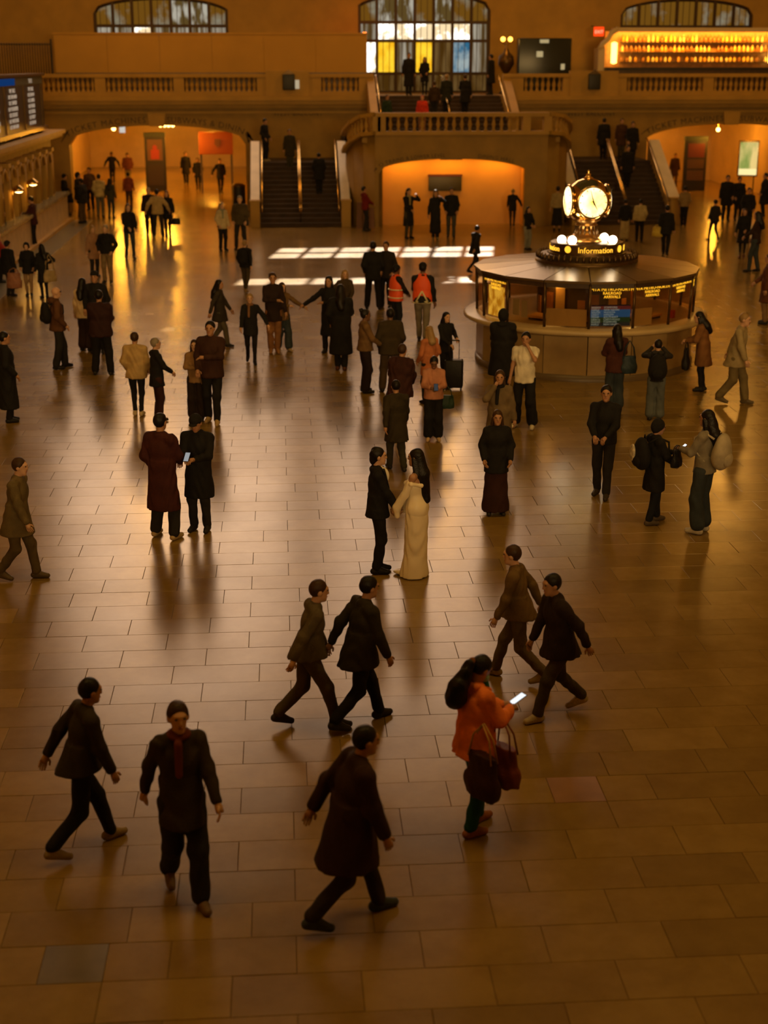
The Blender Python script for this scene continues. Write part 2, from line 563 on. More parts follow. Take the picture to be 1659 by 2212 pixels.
screen(3, 16.5, 23.0, 6.0, 8.55, 9.3, [6.0, 8.02], lambda r, i: P_DARK if r == 0 else P_DULL)

# ---- balcony front, arches below
FY = 66.0
L_ARCH = (-9.25, -1.5, 0.0, 2.9, 3.72)
R_ARCH = (16.6, 24.2, 0.0, 2.9, 3.72)
b = MB(); arched_wall(b, -16, 30, FY, FY + 0.9, 4.45, [L_ARCH, R_ARCH])
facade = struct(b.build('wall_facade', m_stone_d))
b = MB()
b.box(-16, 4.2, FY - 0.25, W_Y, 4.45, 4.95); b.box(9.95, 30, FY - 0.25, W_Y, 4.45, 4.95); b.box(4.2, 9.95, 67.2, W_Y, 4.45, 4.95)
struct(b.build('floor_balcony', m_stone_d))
b = MB()
for (xa, xb) in ((-16, 4.2), (9.95, 30)):
    b.box(xa, xb, FY - 0.42, FY - 0.25, 4.78, 4.95)
    b.box(xa, xb, FY - 0.34, FY - 0.25, 4.62, 4.78)
    b.box(xa, xb, FY - 0.10, FY, 4.22, 4.32)
struct(b.build('trim_1', m_stone))
# keystone panels on the arches
for nm, xk in (('trim_2', -5.37), ('trim_3', 20.4)):
    b = MB(); b.prism([(xk - 0.32, 3.68), (xk + 0.32, 3.68), (xk + 0.4, 4.3), (xk - 0.4, 4.3)], FY - 0.14, FY, 'y'); struct(b.build(nm, m_stone))
# lettering, the carving's shade painted dark
def on_arch(ar, off, yy, xm):
    """flat text x measured from mid-point xm follows the arch curve"""
    def fn(x, y, d):
        X = xm + x
        e = 0.05
        z0 = arch_z(X, ar[0], ar[1], ar[3], ar[4]); s = (arch_z(X + e, ar[0], ar[1], ar[3], ar[4]) - arch_z(X - e, ar[0], ar[1], ar[3], ar[4])) / (2 * e)
        a = math.atan(s)
        return (X - math.sin(a) * (y + off), yy - d, z0 + math.cos(a) * (y + off))
    return fn
text_on('lettering', 'TICKET MACHINES', 0.36, on_arch(L_ARCH, 0.12, FY, -7.55), m_carve, facade, 0.012, spacing=1.15)
text_on('lettering', 'SUBWAYS & DINING', 0.36, on_arch(L_ARCH, 0.12, FY, -3.15), m_carve, facade, 0.012, spacing=1.1)
text_on('lettering', 'TICKET MACHINES', 0.36, on_arch(R_ARCH, 0.12, FY, 18.35), m_carve, facade, 0.012, spacing=1.15)
text_on('lettering', 'SUBWAYS & DINING', 0.36, on_arch(R_ARCH, 0.12, FY, 22.6), m_carve, facade, 0.012, spacing=1.1)
flat = lambda X, Z, Y: (lambda x, y, d: (X + x, Y - d, Z + y))
text_on('lettering', 'WEST BALCONY', 0.27, flat(0.85, 4.12, FY), m_carve, facade, 0.012, spacing=1.1)
text_on('lettering', 'WEST BALCONY', 0.27, flat(14.0, 4.08, FY), m_carve, facade, 0.012, spacing=1.1)

# balustrades
bal_prof = [(0.062, 0), (0.062, 0.05), (0.034, 0.07), (0.05, 0.14), (0.072, 0.22), (0.05, 0.33), (0.03, 0.42), (0.05, 0.45), (0.062, 0.46), (0.062, 0.5)]
b = MB(); b.lathe(bal_prof, 8); bal_me = b.mesh('baluster'); bal_me.materials.append(m_stone)
def balustrade(label, X0, X1, Y, z, groups, peds=(), h=0.95, bh=0.62):
    t = thing('balustrade', label, 'balustrade', ((X0 + X1) / 2, Y, z))
    cx = (X0 + X1) / 2
    b = MB(); b.box(X0 - cx, X1 - cx, -0.17, 0.17, 0, 0.2); b.build('plinth', m_stone, t)
    b = MB(); b.box(X0 - cx, X1 - cx, -0.2, 0.2, h - 0.15, h - 0.04); b.box(X0 - cx, X1 - cx, -0.17, 0.17, h - 0.04, h); b.build('handrail', m_stone, t)
    # solid dies between the groups
    edges = [X0] + [e for g in groups for e in (g[0], g[1])] + [X1]
    for k in range(0, len(edges), 2):
        if edges[k + 1] - edges[k] > 0.05:
            b = MB(); b.box(edges[k] - cx, edges[k + 1] - cx, -0.16, 0.16, 0.2, h - 0.15); b.build('die', m_stone, t)
    sz = (h - 0.35) / 0.5
    for (xa, xb, n) in groups:
        for i in range(n):
            inst('baluster', bal_me, t, (xa + (xb - xa) * (i + .5) / n - cx, 0, 0.2), (0, 0, 0), (1.25, 1.25, sz))
    for (pa, pb) in peds:
        b = MB(); b.box(pa - cx, pb - cx, -0.24, 0.24, 0, h + 0.12); b.build('pedestal', m_stone, t)
    return t
balustrade('long stone balustrade of the balcony left of the central stairs', -13.2, 4.2, FY, 4.95,
           [(-10.5, -7.96, 12), (-7.5, -4.56, 13), (-4.11, -0.93, 14), (1.88, 3.55, 7)], [(-0.55, 1.35)])
balustrade('long stone balustrade of the balcony below the lit bar', 9.95, 24.5, FY, 4.95,
           [(10.86, 12.63, 7), (15.51, 18.98, 14), (19.45, 22.3, 12)], [(12.95, 15.1)])
for lab, xx in (('small dark lantern box on the balustrade pedestal left of the stairs', 0.46), ('small dark lantern box on the balustrade pedestal below the bar', 14.0)):
    t = thing('lantern_box', lab, 'lantern', (xx, FY - 0.26, 5.22))
    b = MB(); b.bevbox(-0.27, 0.27, -0.16, 0.02, 0, 0.66, 0.03); b.build('case', m_dark, t)
    b = MB(); b.prism([(-0.27, 0.66), (0.27, 0.66), (0.0, 0.85)], -0.14, 0.0, 'y'); b.build('lid', m_bronze, t)
    if xx < 5:
        b = MB(); b.box(0.28, 0.46, -0.05, 0.0, 0.05, 0.42); b.build('paper_notice', emis('pale_lit_notice', (1, .8, .5), 0.45), t)  # the notice's brightness is put in as emission

# ---- bastion with the alcove, stairs either side
BY = 58.8
plan = [(2.75, 61.6), (2.8, 60.6), (3.0, 59.8), (3.35, 59.25), (3.8, BY)]
planR = [(11.95, 61.6), (11.9, 60.6), (11.7, 59.8), (11.3, 59.25), (10.75, BY)]
ALC = (3.95, 9.85, 0.0, 2.1, 2.68)
b = MB()
arched_wall(b, 3.8, 10.75, BY, BY + 0.3, 3.62, [ALC])
for pl, zt in ((plan, (2.75, 3.0, 3.3, 3.55, 3.62)), (planR, (2.75, 3.0, 3.3, 3.55, 3.62))):
    for i in range(4):
        (xa, ya), (xb, yb) = pl[i], pl[i + 1]
        b.add([(xa, ya, 0), (xb, yb, 0), (xb, yb, zt[i + 1]), (xa, ya, zt[i]), (xa + (0.3 if xa < 7 else -0.3), ya + 0.1, 0), (xb + (0.3 if xa < 7 else -0.3), yb + 0.1, 0), (xb + (0.3 if xa < 7 else -0.3), yb + 0.1, zt[i + 1]), (xa + (0.3 if xa < 7 else -0.3), ya + 0.1, zt[i])],
              [(0, 1, 2, 3), (4, 7, 6, 5), (3, 2, 6, 7)], True)
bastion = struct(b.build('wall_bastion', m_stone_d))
b = MB(); b.box(3.3, 11.3, BY + 0.3, FY, 3.3, 3.5); b.box(2.9, 11.8, 61.6, FY, 3.25, 3.5)
struct(b.build('floor_landing', m_stone_d))
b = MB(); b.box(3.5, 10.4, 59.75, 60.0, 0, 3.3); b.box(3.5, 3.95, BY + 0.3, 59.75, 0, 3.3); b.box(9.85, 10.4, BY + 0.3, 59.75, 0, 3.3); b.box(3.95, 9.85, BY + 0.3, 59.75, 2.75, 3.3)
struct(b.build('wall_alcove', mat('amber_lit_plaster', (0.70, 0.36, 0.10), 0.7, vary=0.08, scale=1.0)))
text_on('lettering', 'TO TRAINS & LOWER LEVEL', 0.21, on_arch(ALC, 0.07, BY, 5.25), m_carve, bastion, 0.012, spacing=1.05)
text_on('lettering', 'DINING HALL', 0.21, on_arch(ALC, 0.07, BY, 8.65), m_carve, bastion, 0.012, spacing=1.15)
# lamps hidden behind the alcove arch
for xx in (5.0, 6.9, 8.8):
    t = thing('cove_lamp', 'slim strip lamp tucked behind the alcove arch, %s' % {5.0: 'left', 6.9: 'middle', 8.8: 'right'}[xx], 'lamp', (xx, 59.16, 2.62))
    b = MB(); b.box(-0.45, 0.45, -0.03, 0.03, 0.0, 0.06); b.build('housing', m_bronze, t)
    light('cove_light', 'AREA', (xx, 59.2, 2.6), 15, (1.0, 0.42, 0.03), rot=(R(28), 0, 0), shape='RECTANGLE', size=1.6, size_y=0.06)
# sloping and level balustrade on the bastion
t = thing('balustrade', 'curved stone balustrade crowning the bastion above the amber alcove', 'balustrade', (7.27, BY, 3.62))
path = [(2.75, 61.6, 2.75), (2.8, 60.6, 3.0), (3.0, 59.8, 3.3), (3.35, 59.25, 3.55), (3.8, BY, 3.62), (10.75, BY, 3.62), (11.3, 59.25, 3.55), (11.7, 59.8, 3.3), (11.9, 60.6, 3.0), (11.95, 61.6, 2.75)]
def sweep(b, pts, w, z0, z1):
    for i in range(len(pts) - 1):
        p, q = Vector(pts[i]), Vector(pts[i + 1])
        d = (q - p); d.z = 0; d.normalize(); nrm = Vector((-d.y, d.x, 0)) * w
        vs = []
        for base in (p, q):
            for zz in (z0, z1):
                vs += [tuple(base - nrm + Vector((0, 0, zz))), tuple(base + nrm + Vector((0, 0, zz)))]
        b.add(vs, [(0, 4, 6, 2), (1, 3, 7, 5), (2, 6, 7, 3), (0, 1, 5, 4), (0, 2, 3, 1), (4, 5, 7, 6)])
loc = [(p[0] - 7.27, p[1] - BY, p[2] - 3.62) for p in path]
b = MB(); sweep(b, loc, 0.18, 0.0, 0.14); b.build('plinth', m_stone, t)
b = MB(); sweep(b, loc, 0.21, 0.70, 0.85); b.build('handrail', m_stone, t)
def bal_run(t, p, q, n, z=0.14, sz=1.12):
    for i in range(n):
        u = (i + .5) / n
        inst('baluster', bal_me, t, tuple(Vector(p).lerp(Vector(q), u) + Vector((0, 0, z))), (0, 0, 0), (1.2, 1.2, sz))
bal_run(t, (4.25 - 7.27, 0, 0), (9.65 - 7.27, 0, 0), 17)
for px in (4.05, 9.85, 10.7, 3.85):
    b = MB(); b.box(px - 7.27 - 0.16, px - 7.27 + 0.16, -0.17, 0.17, 0.14, 0.7); b.build('die', m_stone, t)
bal_run(t, loc[5], loc[6], 2); bal_run(t, loc[6], loc[7], 3); bal_run(t, loc[7], loc[8], 3)
bal_run(t, loc[3], loc[4], 2); bal_run(t, loc[2], loc[3], 3); bal_run(t, loc[1], loc[2], 3)

def flight(label, X0, X1, flank_out, flank_in, y0=59.0, n=14, rise=0.165, run=0.3):
    t = thing('staircase', label, 'staircase', ((X0 + X1) / 2, y0, 0))
    cx = (X0 + X1) / 2
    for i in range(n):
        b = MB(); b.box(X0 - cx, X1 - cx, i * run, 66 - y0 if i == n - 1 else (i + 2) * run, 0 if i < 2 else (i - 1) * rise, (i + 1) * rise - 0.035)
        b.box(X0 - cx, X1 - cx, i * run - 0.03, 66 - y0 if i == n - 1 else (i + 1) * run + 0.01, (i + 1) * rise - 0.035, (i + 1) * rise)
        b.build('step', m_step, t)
    zt = n * rise; L = n * run
    sg = 1 if cx < 7 else -1
    for i in range(6):
        xw = (X1 if sg > 0 else X0) - cx + sg * (0.02 + i * 0.07)
        b = MB(); b.box(min(xw, xw + sg * 0.8), max(xw, xw + sg * 0.8), 4.7, 6.9, zt - 0.2 + i * 0.19, zt + (i + 1) * 0.19); b.build('turning_step', m_step, t)
    for k, (xa, xb) in enumerate((flank_out, flank_in)):
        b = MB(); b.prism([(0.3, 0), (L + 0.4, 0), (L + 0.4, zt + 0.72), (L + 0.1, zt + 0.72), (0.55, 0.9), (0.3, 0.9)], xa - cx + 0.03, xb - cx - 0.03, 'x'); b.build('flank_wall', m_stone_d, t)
        b = MB(); b.prism([(0.45, 0.9), (L + 0.1, zt + 0.72), (L + 0.1, zt + 0.86), (0.45, 1.04)], xa - cx, xb - cx, 'x'); b.build('coping', m_coping, t)
        b = MB(); b.box(xa - cx, xb - cx, 0.0, 0.5, 0, 1.0); b.box(xa - cx - 0.03, xb - cx + 0.03, -0.03, 0.53, 1.0, 1.07); b.build('end_pier', m_stone, t)
    for k, xr in enumerate((X0 + 0.1, cx, X1 - 0.1)):
        b = MB()
        for o_ in ((0,) if k != 1 else (-0.035, 0.035)):
            b.tube([(xr - cx + o_, 0.15, 0.60), (xr - cx + o_, 0.25, 0.95), (xr - cx + o_, L, zt + 0.9), (xr - cx + o_, L + 0.3, zt + 0.92)], 0.028, 8)
        b.build('handrail', m_brass, t)
        if k == 1:
            for yy in (0.25, L * 0.5, L):
                b = MB(); b.tube([(xr - cx, yy, (yy / run) * rise), (xr - cx, yy, (yy / run) * rise + 0.85)], 0.022, 8); b.build('handrail_post', m_bronze, t)
    return t
flight('dark stone staircase with brass rails left of the bastion', -0.85, 2.45, (-1.22, -0.85), (2.45, 2.82))
flight('dark stone staircase with brass rails right of the bastion, beyond the clock', 12.3, 16.0, (16.0, 16.45), (11.9, 12.3))
# upper flight
t = thing('staircase', 'upper flight of grey steps rising from the landing to the lit doors', 'staircase', (7.1, 63.3, 3.5))
for i in range(9):
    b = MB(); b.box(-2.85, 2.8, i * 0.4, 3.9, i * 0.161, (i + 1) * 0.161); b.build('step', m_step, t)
for xr in (-2.75, 0.2, 2.75):
    b = MB(); b.tube([(xr, 0.1, 0.5), (xr, 0.2, 0.9), (xr, 3.4, 2.3), (xr, 3.7, 2.32)], 0.03, 8); b.build('handrail', m_brass, t)
for xa in (-3.2, 2.86):
    b = MB(); b.prism([(0.0, 0), (3.0, 0), (3.0, 2.2), (2.6, 2.2), (0.0, 0.85)], xa, xa + 0.33, 'x'); b.build('flank_wall', m_stone, t)

# ---- passages beyond the arches
m_pass = mat('passage_cream_tile', (0.66, 0.46, 0.22), 0.32, vary=0.1, scale=1.0)
for nm, (xa, xb), yb in (('wall_passage_left', (-12.0, -1.45), 95.0), ('wall_passage_right', (16.5, 24.3), 82.0)):
    b = MB(); b.box(xa - 0.3, xa, 66.9, yb, 0, 4.4); b.box(xb, xb + 0.3, 66.9, yb, 0, 4.4); b.box(xa - 0.3, xb + 0.3, yb, yb + 0.3, 0, 4.4); b.box(xa - 0.3, xb + 0.3, 66.9, yb, 4.0, 4.4)
    struct(b.build(nm, m_pass))

# ---- chandeliers hanging over the balcony edge
for xx, w in ((-6.0, 'left'), (7.0, 'middle'), (20.0, 'right')):
    t = thing('chandelier', 'large brass globe chandelier hanging over the balcony, %s one' % w, 'chandelier', (xx, 62.0, 13.0))
    b = MB(); b.tube([(0, 0, 0.8), (0, 0, 21.0)], 0.03, 6); b.build('chain', m_bronze, t)
    b = MB(); b.lathe([(0.0, -0.9), (0.5, -0.7), (0.9, -0.2), (1.0, 0.2), (0.8, 0.5), (0.3, 0.8), (0.0, 0.85)], 20); b.build('bowl', m_brass, t)
    for k in range(12):
        a = 2 * math.pi * k / 12
        b = MB(); b.sphere((1.05 * math.cos(a), 1.05 * math.sin(a), 0.1), 0.12, 10, 8); b.build('bulb', emis('chandelier_bulb', (1.0, 0.5, 0.1), 14), t)
    light('chandelier_light', 'POINT', (xx, 62.0, 11.6), 460, (1.0, 0.45, 0.07), shadow_soft_size=0.8)

# unseen glowing panels added with the front fill, and the balcony the camera looks from
for wi, ex in enumerate((-3.5, 12.5)):
    w = struct(bpy.data.objects.new('window_%d' % (wi + 6), None)); link(w); w.location = (ex, -15.95, 7.1)
    f = MB()
    for i in range(11): f.box(-6 + i * 1.2 - 0.06, -6 + i * 1.2 + 0.06, -0.02, 0.12, 0, 5)
    for j in range(6): f.box(-6, 6, -0.02, 0.1, j - 0.05, j + 0.05)
    f.build('window_frame', m_iron, w)
    p_ = MB(); p_.box(-6, 6, 0.0, 0.03, 0, 5); p_.build('frosted_panes', emis('east_fill_glow', (1.0, 0.64, 0.3), 1.0), w)
b = MB(); b.box(-16, 30, -16, -0.15, 4.5, 4.95); struct(b.build('floor_east_balcony', m_stone_d))
b = MB(); b.box(-16, 30, -0.45, -0.15, 4.95, 5.75); b.box(-16, 30, -0.52, -0.08, 5.75, 5.9); struct(b.build('wall_east_parapet', m_stone))
# ================================================================= information booth
BX, BYc = 6.66, 31.3
NB = 16
A0 = R(-90 - 9.5 + 22.5 * 0)
m_booth_marble = mat('booth_marble', (0.36, 0.24, 0.10), 0.3, vary=0.15, scale=2.5)
m_roof = mat('booth_roof_bronze', (0.17, 0.11, 0.048), 0.28, 0.6, vary=0.12, scale=3)
booth = thing('information_booth', 'round glazed information booth with marble base under the brass clock', 'booth', (BX, BYc, 0))
def ring_pt(r, a, z): return (r * math.cos(a), r * math.sin(a), z)
def panel(r, a0, a1, z0, z1, th):
    b = MB()
    p = [ring_pt(r, a0, z0), ring_pt(r, a1, z0), ring_pt(r, a1, z1), ring_pt(r, a0, z1)]
    q = [ring_pt(r - th, a0, z0), ring_pt(r - th, a1, z0), ring_pt(r - th, a1, z1), ring_pt(r - th, a0, z1)]
    return b.add(p + q, [(0, 1, 2, 3), (7, 6, 5, 4), (0, 4, 5, 1), (3, 2, 6, 7), (1, 5, 6, 2), (0, 3, 7, 4)])
dA = 2 * math.pi / NB
for k in range(NB):
    a, a2 = A0 + k * dA, A0 + (k + 1) * dA
    panel(2.38, a + 0.004, a2 - 0.004, 0.14, 1.0, 0.08).build('base_panel', m_booth_marble, booth)
    panel(2.36, a + 0.012, a2 - 0.012, 1.15, 1.93, 0.012).build('glass_pane', glass('booth_glass', (0.80, 0.70, 0.55), 0.07), booth)
    b = MB(); b.tube([ring_pt(2.37, a, 1.1), ring_pt(2.40, a, 2.06)], 0.03, 6); b.build('post', m_bronze, booth)
    panel(2.41, a, a2, 1.95, 2.08, 0.06).build('header', m_darkbrown, booth)
    b = MB(); r0, r1 = 2.46, 0.95
    b.add([ring_pt(r0, a + .004, 2.10), ring_pt(r0, a2 - .004, 2.10), ring_pt(r1, a2 - .009, 2.24), ring_pt(r1, a + .009, 2.24), ring_pt(r0, a + .004, 2.05), ring_pt(r0, a2 - .004, 2.05), ring_pt(r1, a2 - .009, 2.19), ring_pt(r1, a + .009, 2.19)],
          [(0, 1, 2, 3), (7, 6, 5, 4), (0, 4, 5, 1), (1, 5, 6, 2), (3, 7, 4, 0)])
    b.build('roof_panel', m_roof, booth)
b = MB(); b.lathe([(2.40, 0), (2.40, 0.14), (2.3, 0.14)], 48); b.build('plinth', mat('booth_dark_plinth', (0.12, 0.08, 0.04), 0.4), booth)
b = MB(); b.lathe([(2.2, 1.0), (2.62, 1.0), (2.67, 1.03), (2.67, 1.09), (2.62, 1.12), (2.2, 1.12)], 64); b.build('counter_ledge', mat('booth_ledge_marble', (0.50, 0.37, 0.19), 0.3, vary=0.1, scale=2), booth)
b = MB(); b.lathe([(2.2, 2.0), (0.1, 2.0), (0.1, 2.04), (2.2, 2.04)], 32); b.build('soffit', m_darkbrown, booth)
b = MB(); b.lathe([(1.05, 0.0), (1.05, 2.0)], 24); b.build('added_dark_core', m_darkbrown, booth)  # dark core added so the interior reads dark through the glass
for k in range(9):
    a = R(-170 + 20 * k + (4 if k % 2 else 0))
    b = MB(); q0, q1 = a - 0.07 - 0.03 * (k % 3), a + 0.08
    b.add([ring_pt(1.07, q0, 1.12), ring_pt(1.07, q1, 1.12), ring_pt(1.07, q1, 1.5 + 0.12 * (k % 3)), ring_pt(1.07, q0, 1.5 + 0.12 * (k % 3)), ring_pt(1.05, q0, 1.12), ring_pt(1.05, q1, 1.12), ring_pt(1.05, q1, 1.5 + 0.12 * (k % 3)), ring_pt(1.05, q0, 1.5 + 0.12 * (k % 3))], [(0, 1, 2, 3), (7, 6, 5, 4), (0, 4, 5, 1), (1, 5, 6, 2), (2, 6, 7, 3), (3, 7, 4, 0)])
    b.build('amber_glow_strip', mat('painted_amber_glow_%d' % (k % 3), ((0.55, 0.25, 0.04), (0.30, 0.11, 0.02), (0.6, 0.4, 0.16))[k % 3], 0.5), booth)  # amber strips stand in for orange reflections in the booth glass
# roof furniture: cresting, lettered drum
b = MB(); b.lathe([(1.12, 2.2), (1.12, 2.3), (1.0, 2.3), (1.0, 2.38), (0.86, 2.38), (0.86, 2.42)], 40); b.build('roof_drum', m_bronze, booth)
crest = MB()
for k in range(48):
    a = 2 * math.pi * k / 48
    crest.tube([ring_pt(1.08, a, 2.28), ring_pt(1.08, a, 2.38), ring_pt(1.06, a, 2.44)], [0.03, 0.038, 0.008], 5)
o = crest.build('cresting', m_bronze, booth); o['kind'] = 'stuff'
b = MB(); b.lathe([(0.80, 2.4), (0.80, 2.62), (0.76, 2.64), (0.3, 2.66)], 40); b.build('sign_drum', m_bronze, booth)
m_led = emis('amber_sign_letters', (1.0, 0.47, 0.03), 1.6)
m_led2 = emis('amber_led_text', (1.0, 0.46, 0.02), 1.3)
def wrap(r, ac, z, s=1.0):
    return lambda x, y, d: (math.cos(ac + x / r) * (r + d), math.sin(ac + x / r) * (r + d), z + y)
for k in range(4):
    ac = R(-90 + 3 + 90 * k)
    text_on('sign_lettering', 'Information', 0.17, wrap(0.805, ac, 2.47), m_led, booth, 0.006)
    b = MB(); b.lathe([(0.0, 0), (0.075, 0), (0.075, 0.012), (0.0, 0.012)], 16)
    e = b.build('round_emblem', m_led, booth)
    a5 = ac + R(45); e.location = ring_pt(0.80, a5, 2.53); e.rotation_euler = (R(90), 0, a5 + R(90))
for k in range(NB):
    am = A0 + (k + .5) * dA
    if math.sin(am) < 0.25:
        for j, s in enumerate(('MTA METRO-NORTH', 'RAILROAD', 'ARRIVALS')):
            if k in (0, 1, 2, 3, 13): text_on('led_text', s, 0.095 if j == 0 else 0.08, (lambda am, z: (lambda x, y, d: (math.cos(am) * (2.335 + d) - math.sin(am) * x, math.sin(am) * (2.335 + d) + math.cos(am) * x, z + y)))(am, 1.90 - j * 0.075), m_led2, booth, 0.003)
# things behind the glass
def on_pane(k, u0, u1, z0, z1, r=2.30, th=0.02):
    am = A0 + (k + .5) * dA
    M = Matrix.Translation(Vector((BX, BYc, 0))) @ Matrix.Rotation(am + math.pi / 2, 4, 'Z')
    b = MB(); b.box(u0, u1, -r * math.cos(dA / 2), -r * math.cos(dA / 2) + th, z0, z1)
    return b, M
def put(name, label, cat, k, u0, u1, z0, z1, m, **kw):
    b, M = on_pane(k, u0, u1, z0, z1, **kw)
    o = b.build(name, m); o.matrix_world = M
    return tag(o, label, cat)
def screen_mat():
    m = emis('arrivals_screen', (0.02, 0.1, 0.3), 0.55)
    nt = m.node_tree; e = [n for n in nt.nodes if n.type == 'EMISSION'][0]
    tc = nt.nodes.new('ShaderNodeTexCoord'); sp = nt.nodes.new('ShaderNodeSeparateXYZ')
    r = nt.nodes.new('ShaderNodeValToRGB'); r.color_ramp.interpolation = 'CONSTANT'
    el = r.color_ramp.elements
    el[0].position = 0; el[0].color = (0.01, 0.02, 0.03, 1)
    el[1].position = 0.18; el[1].color = (0.01, 0.05, 0.015, 1)
    for p, c in ((0.42, (0.02, 0.13, 0.42)), (0.78, (0.16, 0.025, 0.03)), (0.95, (0.01, 0.01, 0.01))):
        q = el.new(p); q.color = (*c, 1)
    nt.links.new(tc.outputs['Generated'], sp.inputs[0]); nt.links.new(sp.outputs['Z'], r.inputs['Fac']); nt.links.new(r.outputs['Color'], e.inputs['Color'])
    return m
scr = put('arrivals_screen', 'booth screen with red, blue and green rows of white text', 'screen', 0, -0.42, 0.42, 1.16, 1.6, screen_mat())
m_scrtxt = emis('screen_white_text', (0.55, 0.75, 0.85), 0.6)
txt = ['HARLEM', 'HUDSON', 'NEW HAVEN', 'STAMFORD', 'CRESTWOOD', 'SOUTHEAST']
for j in range(8):
    for u, s in ((-0.4, txt[j % 6][:5]), (-0.14, txt[(j + 2) % 6])):
        vs, fs = text_geo(s, 0.055, 0.0, 'LEFT')
        b = MB(); b.add([(u + x, -2.30 * math.cos(dA / 2) - 0.004, 1.18 + j * 0.05 + y) for x, y, z in vs], fs)
        b.build('screen_text', m_scrtxt, scr)
m_paper = mat('cream_paper_notice', (0.78, 0.72, 0.55), 0.6, vary=0.05, emit=(1, .8, .5), estr=0.0)
put('paper_notice', 'wide cream notice board in the booth window left of the screen', 'notice', 15, -0.44, 0.40, 1.15, 1.50, m_paper)
put('paper_notice', 'square cream notice in the booth window right of the screen', 'notice', 1, -0.44, 0.08, 1.15, 1.5, m_paper)
put('route_map', 'bright yellow route map in the left end window of the booth', 'map', 13, -0.4, 0.2, 1.16, 1.80, lit_pane('yellow_map_glow', (0.55, 0.24, 0.01), (1.0, 0.62, 0.08), 1.1, (8, 8, 5), 0.4, 0.6))  # map brightness painted in with a glowing material
put('leaflet_card', 'pale blue leaflet card high in the booth window near the black coat', 'leaflet', 14, -0.38, -0.22, 1.28, 1.62, mat('pale_blue_card', (0.6, 0.68, 0.72), 0.5))
put('leaflet_card', 'pale leaflet card second in the booth window near the black coat', 'leaflet', 14, -0.16, -0.02, 1.25, 1.60, mat('pale_blue_card', (0.6, 0.68, 0.72), 0.5))
put('red_phone', 'small red object on the booth desk behind the right glass', 'telephone', 2, 0.22, 0.34, 1.13, 1.3, mat('red_plastic', (0.5, 0.02, 0.02), 0.4), r=2.1, th=0.1)
for k, (ang, w) in enumerate(((-50, 'right'), (-130, 'left'), (-90, 'middle'))):
    a = R(ang)
    t = thing('booth_cabinet', 'wooden desk cabinet inside the booth, %s' % w, 'cabinet', (BX + 1.55 * math.cos(a), BYc + 1.55 * math.sin(a), 0.02), a + R(90))
    b = MB(); b.box(-0.4, 0.4, -0.2, 0.2, 0, 1.15); b.build('body', m_darkbrown, t)
    b = MB(); b.box(-0.43, 0.43, -0.23, 0.23, 1.15, 1.19); b.build('worktop', mat('orange_lit_worktop', (0.75, 0.42, 0.12), 0.35), t)
    for u in (-0.2, 0.2):
        b = MB(); b.box(u - 0.17, u + 0.17, -0.215, -0.2, 0.3, 1.05); b.build('door', mat('cabinet_door_wood', (0.10, 0.05, 0.02), 0.4), t)
for xx, yy in ((-0.9, -0.8), (0.9, -0.8), (0, 1.0)):
    light('booth_light', 'POINT', (BX + xx, BYc + yy, 1.85), 9, (1.0, 0.52, 0.10), shadow_soft_size=0.15)

# globe lamps on the booth roof
def globe_lamp(label, x, y, z):
    t = thing('globe_lamp', label, 'lamp', (x, y, 2.44))
    b = MB(); b.lathe([(0.05, 0), (0.05, 0.03), (0.018, 0.05), (0.018, z - 2.44 - 0.1), (0.05, z - 2.44 - 0.09)], 10); b.build('stem', m_brass, t)
    b = MB(); b.sphere((0, 0, z - 2.44), 0.095, 20, 12); b.build('globe', emis('white_hot_globe', (1.0, 0.80, 0.52), 14), t)
    light('globe_light', 'POINT', (x, y, z + 0.0), 4, (1.0, 0.55, 0.14), shadow_soft_size=0.11)
globe_lamp('white globe lamp on the booth roof, far left of the clock', 6.05, 31.05, 2.70)
globe_lamp('white globe lamp on the booth roof, near left of the clock', 6.22, 30.75, 2.72)
globe_lamp('white globe lamp on the booth roof, far right of the clock', 6.98, 31.05, 2.74)
globe_lamp('white globe lamp on the booth roof, near right of the clock', 7.10, 30.75, 2.72)

# four-faced clock
CZ = 3.5
clock = thing('four_faced_clock', 'brass ball clock with glowing opal faces on the information booth', 'clock', (6.63, BYc, 2.66), R(4))
zc = CZ - 2.66
m_antique = mat('antique_brass', (0.42, 0.23, 0.07), 0.3, 0.9)
b = MB(); b.lathe([(0.42, 0), (0.42, 0.06), (0.30, 0.10), (0.24, 0.2), (0.22, 0.30), (0.25, 0.34), (0.20, 0.37), (0.30, 0.43), (0.26, 0.52)], 24); b.build('pedestal', m_antique, clock)
flutes = MB()
for k in range(16):
    a = 2 * math.pi * k / 16
    flutes.tube([(0.26 * math.cos(a), 0.26 * math.sin(a), 0.12), (0.225 * math.cos(a), 0.225 * math.sin(a), 0.31)], 0.022, 5)
flutes.build('fluting', m_bronze, clock)['kind'] = 'stuff'
b = MB(); b.sphere((0, 0, zc), 0.485, 40, 24); b.build('ball', mat('mirror_brass', (0.80, 0.52, 0.18), 0.12, 1.0), clock)
b = MB(); b.lathe([(0.09, zc + 0.46), (0.11, zc + 0.49), (0.05, zc + 0.52), (0.06, zc + 0.56), (0.02, zc + 0.60), (0.035, zc + 0.62), (0.0, zc + 0.66)], 12); b.build('acorn_finial', m_brass, clock)
m_opal = lit_pane('lit_opal_glass', (1.0, 0.52, 0.05), (1.0, 0.78, 0.40), 2.6, (3, 3, 3), 0.25, 0.6)
